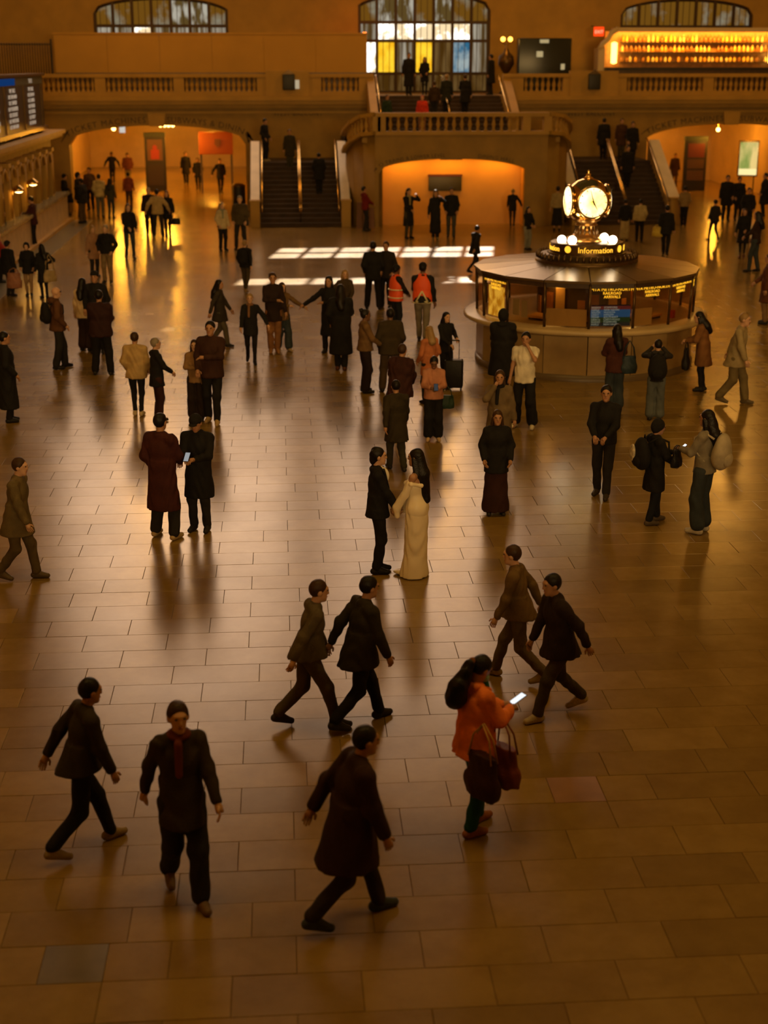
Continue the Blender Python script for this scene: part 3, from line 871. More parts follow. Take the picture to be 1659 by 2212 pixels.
for k in range(4):
    a = R(-90 + 90 * k)
    f = MB(); f.lathe([(0.335, 0.0), (0.30, 0.05), (0.2, 0.085), (0.1, 0.10), (0.0, 0.105)], 32)
    face = f.build('face', m_opal, clock)
    face.location = (0.40 * math.cos(a), 0.40 * math.sin(a), zc); face.rotation_euler = (R(90), 0, a + R(90))
    rm = MB(); rm.lathe([(0.325, -0.03), (0.36, 0.0), (0.355, 0.03), (0.33, 0.035)], 32); rm.build('rim', m_brass, face)
    for h in range(12):
        q = MB(); q.box(-0.008, 0.008, 0.25, 0.30, 0.055, 0.062)
        o = q.build('numeral_mark', m_dark, face); o.rotation_euler = (0, 0, R(30 * h))
    for w, L_, ang in ((0.014, 0.27, 17), (0.02, 0.17, 197 + 12)):
        q = MB(); q.prism([(-w, -0.05), (w, -0.05), (0.004, L_), (-0.004, L_)], 0.108, 0.114, 'z')
        o = q.build('hand', m_dark, face); o.rotation_euler = (0, 0, R(ang))

# ================================================================= ticket counters and departure board, left
CXW = -9.25
tc_ = thing('ticket_counter', 'long row of ticket windows with fluted piers along the left wall', 'ticket counter', (CXW, 46, 0))
b = MB(); b.box(-1.6, -0.25, -16, 16.4, 0, 3.45); b.build('body', m_stone_d, tc_)
b = MB(); b.box(-1.7, 0.25, -16, 16.5, 3.45, 3.58); b.box(-1.7, 0.38, -16, 16.6, 3.58, 3.72); b.build('cornice', m_stone, tc_)
b = MB(); b.box(-0.25, 0.42, -16, 16.4, 1.08, 1.2); b.build('counter_top', mat('green_counter_marble', (0.22, 0.20, 0.12), 0.25, vary=0.3, scale=6), tc_)
b = MB(); b.box(-0.25, 0.30, -16, 16.4, 0, 1.08); b.build('counter_front', m_marble, tc_)
b = MB(); b.box(-0.3, 0.5, -16, 16.4, 0, 0.12); b.build('kerb', m_stone, tc_)
pier = MB(); pier.box(-0.25, 0.05, -0.22, 0.22, 1.2, 3.0)
for q in (-0.14, -0.05, 0.05, 0.14): pier.tube([(0.06, q, 1.28), (0.06, q, 2.85)], 0.028, 6)
pier.box(-0.25, 0.12, -0.27, 0.27, 2.95, 3.1)
pier_me = pier.mesh('fluted_pier'); pier_me.materials.append(m_stone)
gr = MB()
for q in range(9): gr.tube([(0, -0.42 + q * 0.105, 1.2), (0, -0.42 + q * 0.105, 2.6)], 0.012, 5)
for z in (1.5, 2.0, 2.6): gr.tube([(0, -0.45, z), (0, 0.45, z)], 0.015, 5)
gr_me = gr.mesh('ticket_grille'); gr_me.materials.append(m_bronze)
ar = MB(); ar.tube([(0.06, -0.5, 2.55), (0.06, -0.38, 2.82), (0.06, 0, 2.95), (0.06, 0.38, 2.82), (0.06, 0.5, 2.55)], 0.05, 6)
ar_me = ar.mesh('arch_moulding'); ar_me.materials.append(m_stone)
for k in range(13):
    y = -5.0 + k * 1.62
    inst('fluted_pier', pier_me, tc_, (0, y, 0))
    if k < 12:
        inst('ticket_grille', gr_me, tc_, (-0.1, y + 0.81, 0)); inst('arch_moulding', ar_me, tc_, (0, y + 0.81, 0))
for i, (yy, w) in enumerate(((50.6, 'left image edge, nearest'), (53.6, 'second along the counter'))):
    t = thing('counter_lamp', 'glowing brass-bracket lamp on the ticket counter, %s' % w, 'lamp', (CXW + 0.1, yy, 1.2))
    b = MB(); b.tube([(0.05, 0, 0), (0.05, 0, 0.95), (0.1, 0, 1.05), (0.25, 0, 1.08)], 0.025, 8); b.build('bracket', m_brass, t)
    b = MB(); b.lathe([(0.05, 1.18), (0.2, 1.08), (0.22, 1.0), (0.2, 0.98)], 16, (0.25, 0, 0)); b.build('shade', m_brass, t)
    b = MB(); b.sphere((0.27, 0, 1.02), (0.16, 0.16, 0.10), 14, 8); b.build('bulb', emis('counter_bulb', (1.0, 0.62, 0.2), 9), t)
    light('counter_light', 'POINT', (CXW + 0.45, yy - 0.1, 2.1), 16, (1.0, 0.45, 0.06), shadow_soft_size=0.15)
# board
bd = thing('departure_board', 'dark departure board with rows of pale times above the ticket counter', 'departure board', (-9.35, 53, 3.72))
b = MB(); b.box(-0.7, -0.05, -10, 7.6, 0.25, 2.15); b.build('case', mat('board_black', (0.018, 0.014, 0.01), 0.45), bd)
b = MB(); b.box(-0.75, 0.05, -10, 7.7, 2.15, 2.24); b.box(-0.75, 0.06, -10, 7.7, 0.1, 0.25); b.build('brass_trim', m_bronze, bd)
b = MB()
for y in (-4, -1.0, 2.0, 5.0, 7.2): b.box(-0.5, -0.1, y - 0.08, y + 0.08, 0, 0.12)
b.build('feet', m_bronze, bd)
b = MB(); b.box(-0.05, -0.03, -10, 7.5, 1.85, 2.12); b.build('header_strip', mat('board_green_header', (0.05, 0.06, 0.025), 0.5), bd)
b = MB(); b.box(-0.03, -0.02, -4.0, 1.2, 1.87, 2.1); b.build('blue_header', emis('blue_header_glow', (0.01, 0.06, 0.25), 0.5), bd)
m_bt = emis('board_text', (0.85, 0.62, 0.42), 0.55)
def onboard(Y, Z): return lambda x, y, d: (-0.03 + d, Y + x, Z + y)
text_on('board_text', 'DEPARTURES', 0.22, onboard(-1.2, 1.91), m_bt, bd, 0.002)
text_on('board_text', 'TRACKS', 0.22, onboard(4.6, 1.91), m_bt, bd, 0.002)
rows = ['TIME  TRACK', '10:07  NEW HAVEN', '10:12  STAMFORD', '10:18  POUGHKEEPSIE', '10:22  SOUTHEAST', '10:25  WHITE PLAINS', '10:37  NEW HAVEN']
for j, s in enumerate(rows):
    for Y in (-3.0, 1.0 - 0.4, 4.6):
        text_on('board_text', s if Y < 4 else s[:14], 0.20, onboard(Y, 1.62 - j * 0.205), m_bt, bd, 0.002)
for y in (-1.0, 2.9, 7.0):
    b = MB(); b.box(-0.05, 0.0, y - 0.06, y + 0.06, 0.25, 1.85); b.build('mullion', m_bronze, bd)

# iron railing at the far left of the balcony
fr = thing('iron_railing', 'tall dark iron railing at the left end of the balcony', 'railing', (-11.0, 67.0, 4.95))
bar = MB(); bar.tube([(0, 0, 0), (0, 0, 2.25)], 0.022, 6); bar_me = bar.mesh('bar'); bar_me.materials.append(m_iron)
for k in range(22): inst('bar', bar_me, fr, (-1.25 + k * 0.11, 0, 0))
for z in (0.3, 2.15):
    b = MB(); b.box(-1.3, 1.12, -0.025, 0.025, z, z + 0.05); b.build('rail', m_iron, fr)
b = MB(); b.box(1.06, 1.14, -0.05, 0.05, 0, 2.4); b.build('end_post', m_iron, fr)

# plain hoarding behind the balustrade
hd = thing('hoarding', 'long plain cream hoarding behind the left balustrade', 'hoarding', (-3.0, 68.3, 4.95))
for k in range(6):
    b = MB(); b.box(-6.95 + k * 2.335, -6.95 + (k + 1) * 2.335 - 0.012, 0, 0.12, 0.98, 2.62); b.build('panel', m_hoard, hd)
b = MB(); b.box(-6.98, 7.06, -0.02, 0.14, 0, 0.98); b.build('painted_shade_band', m_darkbrown, hd)  # shade behind the balusters put in as a dark brown strip
b = MB(); b.box(-7.0, 7.08, -0.05, 0.17, 2.62, 2.70); b.build('cap_rail', m_hoard, hd)
# red lamp at the hoarding's end
t = thing('red_lamp', 'small glowing red-orange lamp at the end of the cream hoarding', 'lamp', (4.02, 69.6, 7.5))
b = MB(); b.bevbox(-0.08, 0.08, -0.06, 0.06, 0, 0.2, 0.03); b.build('bulb', emis('red_orange_glow', (1.0, 0.18, 0.02), 7), t)
b = MB(); b.tube([(0, 0, 0), (0, 0, -2.55)], 0.03, 6); b.build('post', m_iron, t)
light('red_light', 'POINT', (3.7, 69.9, 7.6), 26, (1.0, 0.10, 0.01), shadow_soft_size=0.1)

# bar on the right of the balcony
bar_t = thing('back_bar', 'amber lit bar with bottle shelves under a curved cream canopy', 'bar', (19.4, 70.2, 4.95))
m_canopy = mat('cream_canopy', (0.62, 0.50, 0.32), 0.5)
b = MB(); b.box(-3.9, 4.6, 0.5, 0.6, 0, 2.85); b.build('back_panel', mat('amber_mirror_panel', (0.55, 0.26, 0.07), 0.3, vary=0.3, scale=5), bar_t)
b = MB(); b.box(-3.6, 4.6, -0.5, 0.6, 2.8, 2.98)
b.tube([(-4.35, -0.4, 2.0), (-4.2, -0.4, 2.25), (-3.95, -0.4, 2.45), (-3.8, -0.4, 2.75), (-3.5, -0.4, 2.92)], 0.13, 8)
b.build('canopy', m_canopy, bar_t)
b = MB(); b.box(-4.4, -4.1, -0.5, 0.5, 0, 2.05); b.build('end_wall', m_canopy, bar_t)
b = MB(); b.box(-4.1, 4.6, -0.9, -0.5, 0, 1.12); b.build('counter', m_darkbrown, bar_t)
b = MB(); b.box(-4.1, 4.6, -1.0, -0.45, 1.12, 1.2); b.build('counter_top', m_dark, bar_t)
for z in (1.45, 1.9, 2.35):
    b = MB(); b.box(-3.2, 4.5, 0.1, 0.5, z - 0.03, z); b.build('shelf', m_darkbrown, bar_t)
for u in (-3.55, 4.05):
    b = MB(); b.lathe([(0.0, 1.35), (0.14, 1.4), (0.14, 2.3), (0.0, 2.35)], 12, (u, 0.0, 0)); b.build('light_column', emis('bar_column_glow', (1.0, 0.55, 0.10), 6), bar_t)
for u in (-2.5, -0.5, 1.5, 3.5):
    light('bar_light', 'AREA', (19.4 + u, 69.75, 7.70), 80, (1.0, 0.42, 0.04), rot=(R(38), 0, 0), shape='RECTANGLE', size=1.9, size_y=0.25)
m_bottles = [mat('amber_bottle', (0.75, 0.36, 0.04), 0.12), mat('pale_bottle', (0.85, 0.66, 0.3), 0.12), mat('brown_bottle', (0.35, 0.14, 0.02), 0.15), mat('gold_bottle', (0.9, 0.55, 0.1), 0.12)]
bt = MB(); bt.lathe([(0.045, 0), (0.05, 0.02), (0.05, 0.2), (0.018, 0.26), (0.018, 0.34), (0.0, 0.345)], 8)
bt_mes = []
for mm in m_bottles:
    me = bt.mesh('bottle'); me.materials.append(mm); bt_mes.append(me)
for r_, z in enumerate((1.45, 1.9, 2.35)):
    for k in range(36):
        u = -3.1 + k * 0.21 + rnd.uniform(-.03, .03)
        if rnd.random() < 0.12: continue
        o = inst('bottle', rnd.choice(bt_mes), None, (19.4 + u, 70.2 + 0.28, 4.95 + z), (0, 0, 0), (1.25, 1.25, rnd.uniform(0.8, 1.1)))
        tag(o, 'small glowing bottle on the %s amber shelf of the balcony bar' % ('lowest', 'middle', 'highest')[r_], 'bottle', 'bottles on the %s balcony bar shelf' % ('lowest', 'middle', 'highest')[r_])
# dark cabinet with painted-on reflections, lamp standard, exit sign
t = thing('display_cabinet', 'dark glazed cabinet with pale painted-on reflections beside the lamp standard', 'cabinet', (12.4, 69.6, 4.95))
b = MB(); b.bevbox(-1.25, 1.25, -0.3, 0.3, 0, 2.5, 0.06); b.build('case', mat('cabinet_black_green', (0.012, 0.016, 0.012), 0.25), t)
m_ref = emis('painted_cabinet_glint', (1.0, 0.75, 0.35), 0.45)
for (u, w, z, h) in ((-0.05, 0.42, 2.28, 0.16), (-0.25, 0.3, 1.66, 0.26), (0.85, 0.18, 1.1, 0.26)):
    b = MB(); b.box(u - w / 2, u + w / 2, -0.32, -0.305, z, z + h); b.build('painted_reflection', m_ref, t)  # reflections on the cabinet glass, painted as glowing patches
t = thing('lamp_standard', 'dark urn lamp standard with two small glowing globes on the balcony', 'lamp', (10.6, 69.4, 4.95))
b = MB(); b.lathe([(0.28, 0), (0.3, 0.1), (0.12, 0.2), (0.09, 0.9), (0.2, 1.05), (0.38, 1.35), (0.34, 1.7), (0.16, 1.85), (0.05, 2.1), (0.04, 2.3)], 14); b.build('urn', m_bronze, t)
for u in (-0.17, 0.17):
    b = MB(); b.tube([(0, 0, 2.2), (u, 0, 2.28), (u, 0, 2.36)], 0.02, 6); b.build('arm', m_bronze, t)
    b = MB(); b.sphere((u, 0, 2.45), 0.11, 12, 8); b.build('globe', emis('amber_globe', (1.0, 0.42, 0.05), 6), t)
light('standard_light', 'POINT', (10.6, 69.0, 7.45), 14, (1.0, 0.42, 0.05), shadow_soft_size=0.12)
t = thing('exit_sign', 'small glowing red exit sign beside the bar canopy', 'sign', (15.1, 70.3, 7.55))
b = MB(); b.bevbox(-0.24, 0.24, -0.05, 0.05, 0, 0.42, 0.02); b.build('case', emis('red_sign_glow', (0.9, 0.05, 0.005), 1.6), t)
b = MB(); b.tube([(0, 0, 0.4), (0, 1.7, 0.5)], 0.02, 6); b.build('bracket', m_iron, t)
text_on('lettering', 'EXIT', 0.2, lambda x, y, d: (x, -0.056 - d, y + 0.13), emis('exit_letters', (1.0, 0.35, 0.2), 2), t, 0.002)

# ================================================================= things in the passages
def kiosk(label, x, y, w, h, m_top, pic):
    t = thing('poster_kiosk', label, 'kiosk', (x, y, 0))
    b = MB(); b.bevbox(-w / 2, w / 2, -0.16, 0.16, 0, h, 0.03); b.build('case', mat('kiosk_black', (0.012, 0.008, 0.006), 0.6), t)
    b = MB(); b.box(-w / 2 - 0.02, w / 2 + 0.02, -0.18, 0.18, h - 0.22, h); b.build('header', m_top, t)
    for (z0, z1, m) in pic:
        b = MB(); b.box(-w / 2 + 0.14, w / 2 - 0.14, -0.175, -0.16, z0, z1); b.build('poster', m, t)
    return t
kiosk('tall dark poster kiosk with a red picture in the left passage', -6.4, 76.8, 1.05, 2.95, mat('kiosk_green', (0.022, 0.028, 0.014), 0.6),
      [(1.55, 2.6, mat('kiosk_picture_frame', (0.10, 0.04, 0.015), 0.6)), (0.3, 1.35, mat('kiosk_dark_print', (0.02, 0.008, 0.005), 0.6))])
b = MB(); b.sphere((-6.4, 76.615, 2.2), (0.12, 0.012, 0.13), 12, 8); b.box(-6.62, -6.18, 76.61, 76.622, 1.62, 2.1)
bpy_o = b.build('red_figure_print', mat('red_print', (0.28, 0.02, 0.01), 0.6)); tag(bpy_o, 'red figure print on the dark poster kiosk', 'poster')
kiosk('tall dark notice kiosk in the right passage', 21.4, 74.9, 1.15, 2.75, mat('kiosk_green', (0.022, 0.028, 0.014), 0.6),
      [(0.55, 1.05, mat('kiosk_brown_print', (0.07, 0.03, 0.01), 0.5)), (1.15, 1.6, mat('kiosk_brown_print', (0.07, 0.03, 0.01), 0.5)), (1.7, 2.4, mat('kiosk_red_print', (0.09, 0.012, 0.008), 0.5))])
# orange shop fascia
t = thing('shop_fascia', 'orange shop fascia with a shield emblem in the left passage', 'shop sign', (-3.1, 75.0, 1.95))
b = MB(); b.bevbox(-0.95, 0.75, -0.2, 0.2, 0, 1.1, 0.03); b.build('panel', mat('orange_fascia', (0.40, 0.10, 0.015), 0.5), t)
b = MB(); b.prism([(-0.16, 0.75), (0.16, 0.75), (0.16, 0.5), (0, 0.32), (-0.16, 0.5)], -0.23, -0.2, 'y'); b.build('shield_emblem', mat('shield_brown', (0.2, 0.08, 0.02), 0.5), t)
b = MB(); b.box(-0.9, -0.8, -0.1, 0.1, -1.95, 0); b.box(0.62, 0.72, -0.1, 0.1, -1.95, 0); b.build('legs', m_bronze, t)
# hanging sign + ceiling lamps
t = thing('hanging_sign', 'small white lit sign hanging in the left passage', 'sign', (-7.75, 74.2, 3.05))
b = MB(); b.box(-0.14, 0.14, -0.03, 0.03, 0, 0.5); b.build('plate', emis('white_sign_plate', (0.75, 0.7, 0.62), 0.8), t)
b = MB(); b.tube([(0, 0, 0.5), (0, 0, 0.95)], 0.012, 5); b.build('rod', m_iron, t)
def ceiling_lamp(label, x, y, z, n=1, e=240):
    t = thing('ceiling_lamp', label, 'lamp', (x, y, z))
    for k in range(n):
        u = (k - (n - 1) / 2) * 0.2
        b = MB(); b.sphere((u, 0, 0), 0.1, 12, 8); b.build('globe', emis('passage_globe', (1.0, 0.55, 0.12), 12), t)
    b = MB(); b.tube([(0, 0, 0.08), (0, 0, 4.0 - z)], 0.015, 6)
    if n > 1: b.tube([(-n * 0.1, 0, 0.1), (n * 0.1, 0, 0.1)], 0.02, 6)
    b.build('stem', m_brass, t)
    light('passage_light', 'POINT', (x, y - 0.15, z - 0.15), e, (1.0, 0.40, 0.03), shadow_soft_size=0.15)
ceiling_lamp('single glowing ceiling lamp in the left passage', -8.15, 74.0, 3.25)
ceiling_lamp('row of four glowing globes on the left passage ceiling', -5.55, 74.0, 3.42, 4, 380)
ceiling_lamp('added ceiling lamp brightening the left passage, behind the kiosk', -3.6, 80.0, 3.4, 1, 420)  # lamp added to brighten the deep part of the passage
ceiling_lamp('added ceiling lamp brightening the far end of the left passage', -8.0, 88.0, 3.4, 1, 600)  # second added lamp, lights the passage end
ceiling_lamp('single glowing ceiling lamp in the right passage', 22.25, 74.0, 3.12, 1, 200)
ceiling_lamp('glowing ceiling lamp deeper in the right passage', 19.0, 79.0, 3.4, 1, 260)
# litter bin by the left stairs
t = thing('litter_bin', 'dark litter bin between the left passage and the stairs', 'litter bin', (-1.9, 67.4, 0))
b = MB(); b.lathe([(0.28, 0), (0.3, 0.05), (0.3, 0.95), (0.26, 1.0)], 16); b.build('body', m_dark, t)
b = MB(); b.lathe([(0.31, 0.95), (0.31, 1.02), (0.2, 1.1), (0.0, 1.12)], 16); b.build('lid', m_bronze, t)
# lit poster on the right passage pier
t = thing('lit_poster', 'backlit green and cream poster frame on the right passage wall', 'poster', (21.45, 66.35, 1.35))
t.rotation_euler = (0, 0, R(-16))
b = MB(); b.bevbox(-0.46, 0.46, -0.06, 0.06, 0, 1.62, 0.03); b.build('frame', m_brass, t)
b = MB(); b.box(-0.4, 0.4, -0.075, -0.06, 0.08, 1.54); b.build('picture', lit_pane('green_cream_poster', (0.16, 0.30, 0.04), (1.0, 0.72, 0.25), 0.85, (1.5, 1.5, 0.5), 0.4, 0.6), t)
b = MB(); b.box(-0.4, 0.4, -0.078, -0.062, 0.08, 0.36); b.build('caption_band', emis('cream_band', (1.0, 0.8, 0.35), 1.1), t)
b = MB(); b.tube([(-0.3, 0, 0), (-0.3, 0, -1.35)], 0.03, 6); b.tube([(0.3, 0, 0), (0.3, 0, -1.35)], 0.03, 6); b.build('posts', m_bronze, t)
# dark hanging screen in the alcove
t = thing('wall_screen', 'dark notice screen on the amber alcove wall', 'screen', (6.72, 59.7, 1.35))
b = MB(); b.bevbox(-0.68, 0.68, -0.06, 0.05, 0, 0.62, 0.02); b.build('case', mat('screen_olive', (0.045, 0.035, 0.012), 0.4), t)
b = MB(); b.box(-0.7, 0.7, -0.08, 0.05, 0.58, 0.66); b.build('hood', mat('screen_red_brown', (0.12, 0.02, 0.008), 0.5), t)
# leaning boards beside the bastion
t = thing('leaning_boards', 'reddish-brown folded boards leaning by the bastion corner', 'boards', (3.35, 58.38, 0))
for k, u in enumerate((-0.2, 0.05, 0.3)):
    b = MB(); b.add([(u - 0.13, 0, 0), (u + 0.11, 0, 0), (u + 0.09, 0.3, 1.0 - k * 0.1), (u - 0.09, 0.3, 1.0 - k * 0.1), (u - 0.13, 0.04, 0), (u + 0.11, 0.04, 0), (u + 0.09, 0.34, 1.0 - k * 0.1), (u - 0.09, 0.34, 1.0 - k * 0.1)],
                    [(0, 1, 2, 3), (7, 6, 5, 4), (0, 4, 5, 1), (1, 5, 6, 2), (2, 6, 7, 3), (3, 7, 4, 0)]); b.build('board', mat('red_brown_board', (0.16, 0.055, 0.02), 0.5), t)
# ================================================================= people: one smooth surface grown around a posed skeleton
def V3(*a): return np.array(a, dtype=np.float64)
def rotx(a): c, s = math.cos(a), math.sin(a); return np.array([[1, 0, 0], [0, c, -s], [0, s, c]])
def rotz(a): c, s = math.cos(a), math.sin(a); return np.array([[c, -s, 0], [s, c, 0], [0, 0, 1]])

def prim_box(p):
    if p[0] == 'cap':
        _, a, b_, ra, rb = p; r = max(ra, rb)
        return np.minimum(a, b_) - r, np.maximum(a, b_) + r
    if p[0] == 'ell':
        r = max(p[2]); 
        if p[3] is None: return p[1] - np.array(p[2]), p[1] + np.array(p[2])
        return p[1] - r, p[1] + r
    if p[0] == 'skirt':   # x0,y0 at top z1 ; x,y at bottom z0, half axes
        _, c0, z0, ab0, c1, z1, ab1 = p
        return (np.minimum(V3(c0[0] - ab0[0], c0[1] - ab0[1], z0), V3(c1[0] - ab1[0], c1[1] - ab1[1], z0)), np.maximum(V3(c0[0] + ab0[0], c0[1] + ab0[1], z1), V3(c1[0] + ab1[0], c1[1] + ab1[1], z1)))

def prim_dist(p, X, Y, Z):
    if p[0] == 'cap':
        _, a, b_, ra, rb = p
        d = b_ - a; L = d @ d + 1e-9
        t = np.clip(((X - a[0]) * d[0] + (Y - a[1]) * d[1] + (Z - a[2]) * d[2]) / L, 0, 1)
        return np.sqrt((X - a[0] - t * d[0]) ** 2 + (Y - a[1] - t * d[1]) ** 2 + (Z - a[2] - t * d[2]) ** 2) - (ra + (rb - ra) * t)
    if p[0] == 'ell':
        _, c, r, M = p
        x, y, z = X - c[0], Y - c[1], Z - c[2]
        if M is not None:
            x, y, z = M[0, 0] * x + M[1, 0] * y + M[2, 0] * z, M[0, 1] * x + M[1, 1] * y + M[2, 1] * z, M[0, 2] * x + M[1, 2] * y + M[2, 2] * z
        k0 = np.sqrt((x / r[0]) ** 2 + (y / r[1]) ** 2 + (z / r[2]) ** 2)
        k1 = np.sqrt((x / r[0] ** 2) ** 2 + (y / r[1] ** 2) ** 2 + (z / r[2] ** 2) ** 2) + 1e-9
        return k0 * (k0 - 1) / k1
    if p[0] == 'skirt':
        _, c0, z0, ab0, c1, z1, ab1 = p
        t = np.clip((Z - z0) / (z1 - z0), 0, 1)
        ax = ab0[0] + (ab1[0] - ab0[0]) * t; ay = ab0[1] + (ab1[1] - ab0[1]) * t
        x = X - (c0[0] + (c1[0] - c0[0]) * t); y = Y - (c0[1] + (c1[1] - c0[1]) * t)
        k = np.sqrt((x / ax) ** 2 + (y / ay) ** 2)
        d = (k - 1) * np.minimum(ax, ay)
        return np.maximum(d, np.maximum(z0 - Z, Z - z1))

def grow(prims, vox, k=0.03, cuts=(), fold=0.0, seed=0.0):
    """smooth union of primitives -> mesh by surface nets"""
    los, his = zip(*[prim_box(p) for p in prims])
    lo = np.min(los, axis=0) - 3 * vox; hi = np.max(his, axis=0) + 3 * vox
    n = np.ceil((hi - lo) / vox).astype(int) + 1
    ax = [lo[i] + vox * np.arange(n[i]) for i in range(3)]
    D = np.full(n, 0.5, dtype=np.float32)
    for p, l, h in zip(prims, los, his):
        m = k + 2.5 * vox + fold
        s = []
        for i in range(3):
            a = max(0, int((l[i] - m - lo[i]) / vox)); e = min(n[i], int((h[i] + m - lo[i]) / vox) + 2)
            s.append(slice(a, e))
        X, Y, Z = np.meshgrid(ax[0][s[0]], ax[1][s[1]], ax[2][s[2]], indexing='ij', sparse=True)
        d = prim_dist(p, X, Y, Z).astype(np.float32)
        e = D[tuple(s)]
        hh = np.clip(0.5 + 0.5 * (d - e) / k, 0, 1)
        D[tuple(s)] = d * (1 - hh) + e * hh - k * hh * (1 - hh)
    X, Y, Z = np.meshgrid(*ax, indexing='ij', sparse=True)
    if fold:
        w = np.sin(23 * Z + 7 * np.sin(9 * X + seed) + 6 * np.sin(8 * Y + 2 * seed)) * np.sin(11 * X + 9 * Y + 5 * Z + seed)
        D = D + (fold * w).astype(np.float32)
    for c in cuts:
        D = np.maximum(D, c(X, Y, Z).astype(np.float32))
    S = D < 0
    # active cells
    c8 = [S[i:n[0] - 1 + i, j:n[1] - 1 + j, l:n[2] - 1 + l] for i in (0, 1) for j in (0, 1) for l in (0, 1)]
    cnt = np.zeros(np.array(n) - 1, dtype=np.int8)
    for c in c8: cnt += c
    act = np.argwhere((cnt > 0) & (cnt < 8))
    if len(act) == 0: return np.zeros((0, 3)), np.zeros((0, 4), int)
    idx = np.full(np.array(n) - 1, -1, dtype=np.int64); idx[act[:, 0], act[:, 1], act[:, 2]] = np.arange(len(act))
    corners = [(i, j, l) for i in (0, 1) for j in (0, 1) for l in (0, 1)]
    val = np.stack([D[act[:, 0] + i, act[:, 1] + j, act[:, 2] + l] for i, j, l in corners], 1)
    acc = np.zeros((len(act), 3)); num = np.zeros(len(act))
    for e0 in range(8):
        for b_ in (1, 2, 4):
            if e0 & b_: continue
            e1 = e0 | b_
            v0, v1 = val[:, e0], val[:, e1]
            cr = (v0 < 0) != (v1 < 0)
            t = np.where(cr, v0 / np.where(cr, v0 - v1, 1), 0)
            p0 = np.array(corners[e0], float); p1 = np.array(corners[e1], float)
            acc += np.where(cr[:, None], p0 + t[:, None] * (p1 - p0), 0); num += cr
    verts = lo + vox * (act + acc / num[:, None])
    quads = []
    for a in range(3):
        b_, c_ = [(1, 2), (2, 0), (0, 1)][a]
        sl0 = [slice(None)] * 3; sl1 = [slice(None)] * 3
        sl0[a] = slice(0, n[a] - 1); sl1[a] = slice(1, n[a])
        A, B = S[tuple(sl0)], S[tuple(sl1)]
        e = np.argwhere(A != B)
        ok = (e[:, b_] > 0) & (e[:, c_] > 0) & (e[:, b_] < n[b_] - 1) & (e[:, c_] < n[c_] - 1)
        e = e[ok]
        sg = A[e[:, 0], e[:, 1], e[:, 2]]
        def at(db, dc):
            q = e.copy(); q[:, b_] += db; q[:, c_] += dc
            return idx[q[:, 0], q[:, 1], q[:, 2]]
        q = np.stack([at(-1, -1), at(0, -1), at(0, 0), at(-1, 0)], 1)
        q[~sg] = q[~sg][:, ::-1]
        quads.append(q)
    return verts, np.concatenate(quads)

def np_mesh(name, verts, quads, m, extra=None):
    """mesh from arrays; extra = (verts, faces) of finer pieces of the same surface"""
    me = bpy.data.meshes.new(name)
    nv, nq = len(verts), len(quads)
    if extra:
        me.from_pydata([tuple(v) for v in verts] + extra[0], [], [tuple(q) for q in quads.tolist()] + [tuple(i + nv for i in f) for f in extra[1]])
    else:
        me.vertices.add(nv); me.vertices.foreach_set('co', np.asarray(verts, np.float32).ravel())
        me.loops.add(nq * 4); me.loops.foreach_set('vertex_index', np.asarray(quads, np.int32).ravel())
        me.polygons.add(nq); me.polygons.foreach_set('loop_start', np.arange(0, nq * 4, 4, dtype=np.int32))
        me.update(calc_edges=True)
    me.polygons.foreach_set('use_smooth', np.ones(len(me.polygons), dtype=bool))
    me.materials.append(m)
    me.update()
    return me

def ik(a, b_, l1, l2, hint):
    d = b_ - a; L = np.linalg.norm(d); L = min(L, (l1 + l2) * 0.995)
    u = d / np.linalg.norm(d); end = a + u * L
    x = (l1 * l1 - l2 * l2 + L * L) / (2 * L); h = math.sqrt(max(1e-6, l1 * l1 - x * x))
    w = hint - u * (hint @ u); w /= np.linalg.norm(w) + 1e-9
    return a + u * x + w * h, end

ARMS = {  # wrist target (x outward, y forward, z), elbow hint
    'down': ((0.27, 0.03, 0.86), (0.3, -1, -0.2)), 'swingf': ((0.24, 0.24, 0.93), (0.3, -1, -0.3)), 'swingb': ((0.26, -0.20, 0.92), (0.5, -1, 0.1)),
    'pocket': ((0.21, 0.13, 0.96), (0.5, -1, -0.1)), 'phone': ((0.07, 0.34, 1.17), (0.6, -0.2, -1)), 'phonelow': ((0.09, 0.30, 1.03), (0.7, -0.3, -0.8)),
    'face': ((0.08, 0.16, 1.50), (0.7, 0.3, -1)), 'raise': ((0.10, 0.34, 1.52), (0.8, 0, -0.7)), 'reach': ((0.16, 0.52, 1.18), (0.4, -0.2, -1)),
    'cross': ((-0.06, 0.22, 1.18), (0.9, 0.1, -0.5)), 'bag': ((0.24, 0.10, 1.12), (0.7, -0.9, -0.3)), 'hips': ((0.21, 0.08, 0.98), (0.8, -0.8, 0)), 'hold': ((0.13, 0.25, 0.93), (0.45, -1, -0.3)),
    'out': ((0.62, 0.15, 1.05), (0.2, -0.6, -1)), 'wide': ((0.42, 0.05, 0.98), (0.5, -1, 0)),
}
LEGS = {  # left/right ankle (x, y, z)
    'stand': ((-0.10, 0.0, 0.09), (0.10, 0.0, 0.09)), 'apart': ((-0.16, 0.02, 0.09), (0.16, -0.02, 0.09)), 'step': ((-0.09, 0.12, 0.09), (0.10, -0.10, 0.09)),
    'walk': ((-0.08, 0.20, 0.09), (0.08, -0.24, 0.14)), 'walkr': ((-0.08, -0.24, 0.14), (0.08, 0.20, 0.09)), 'close': ((-0.07, 0.02, 0.09), (0.07, -0.02, 0.09)),
    'stride': ((-0.08, 0.29, 0.09), (0.08, -0.32, 0.16)), 'strider': ((-0.08, -0.32, 0.16), (0.08, 0.29, 0.09)),
}

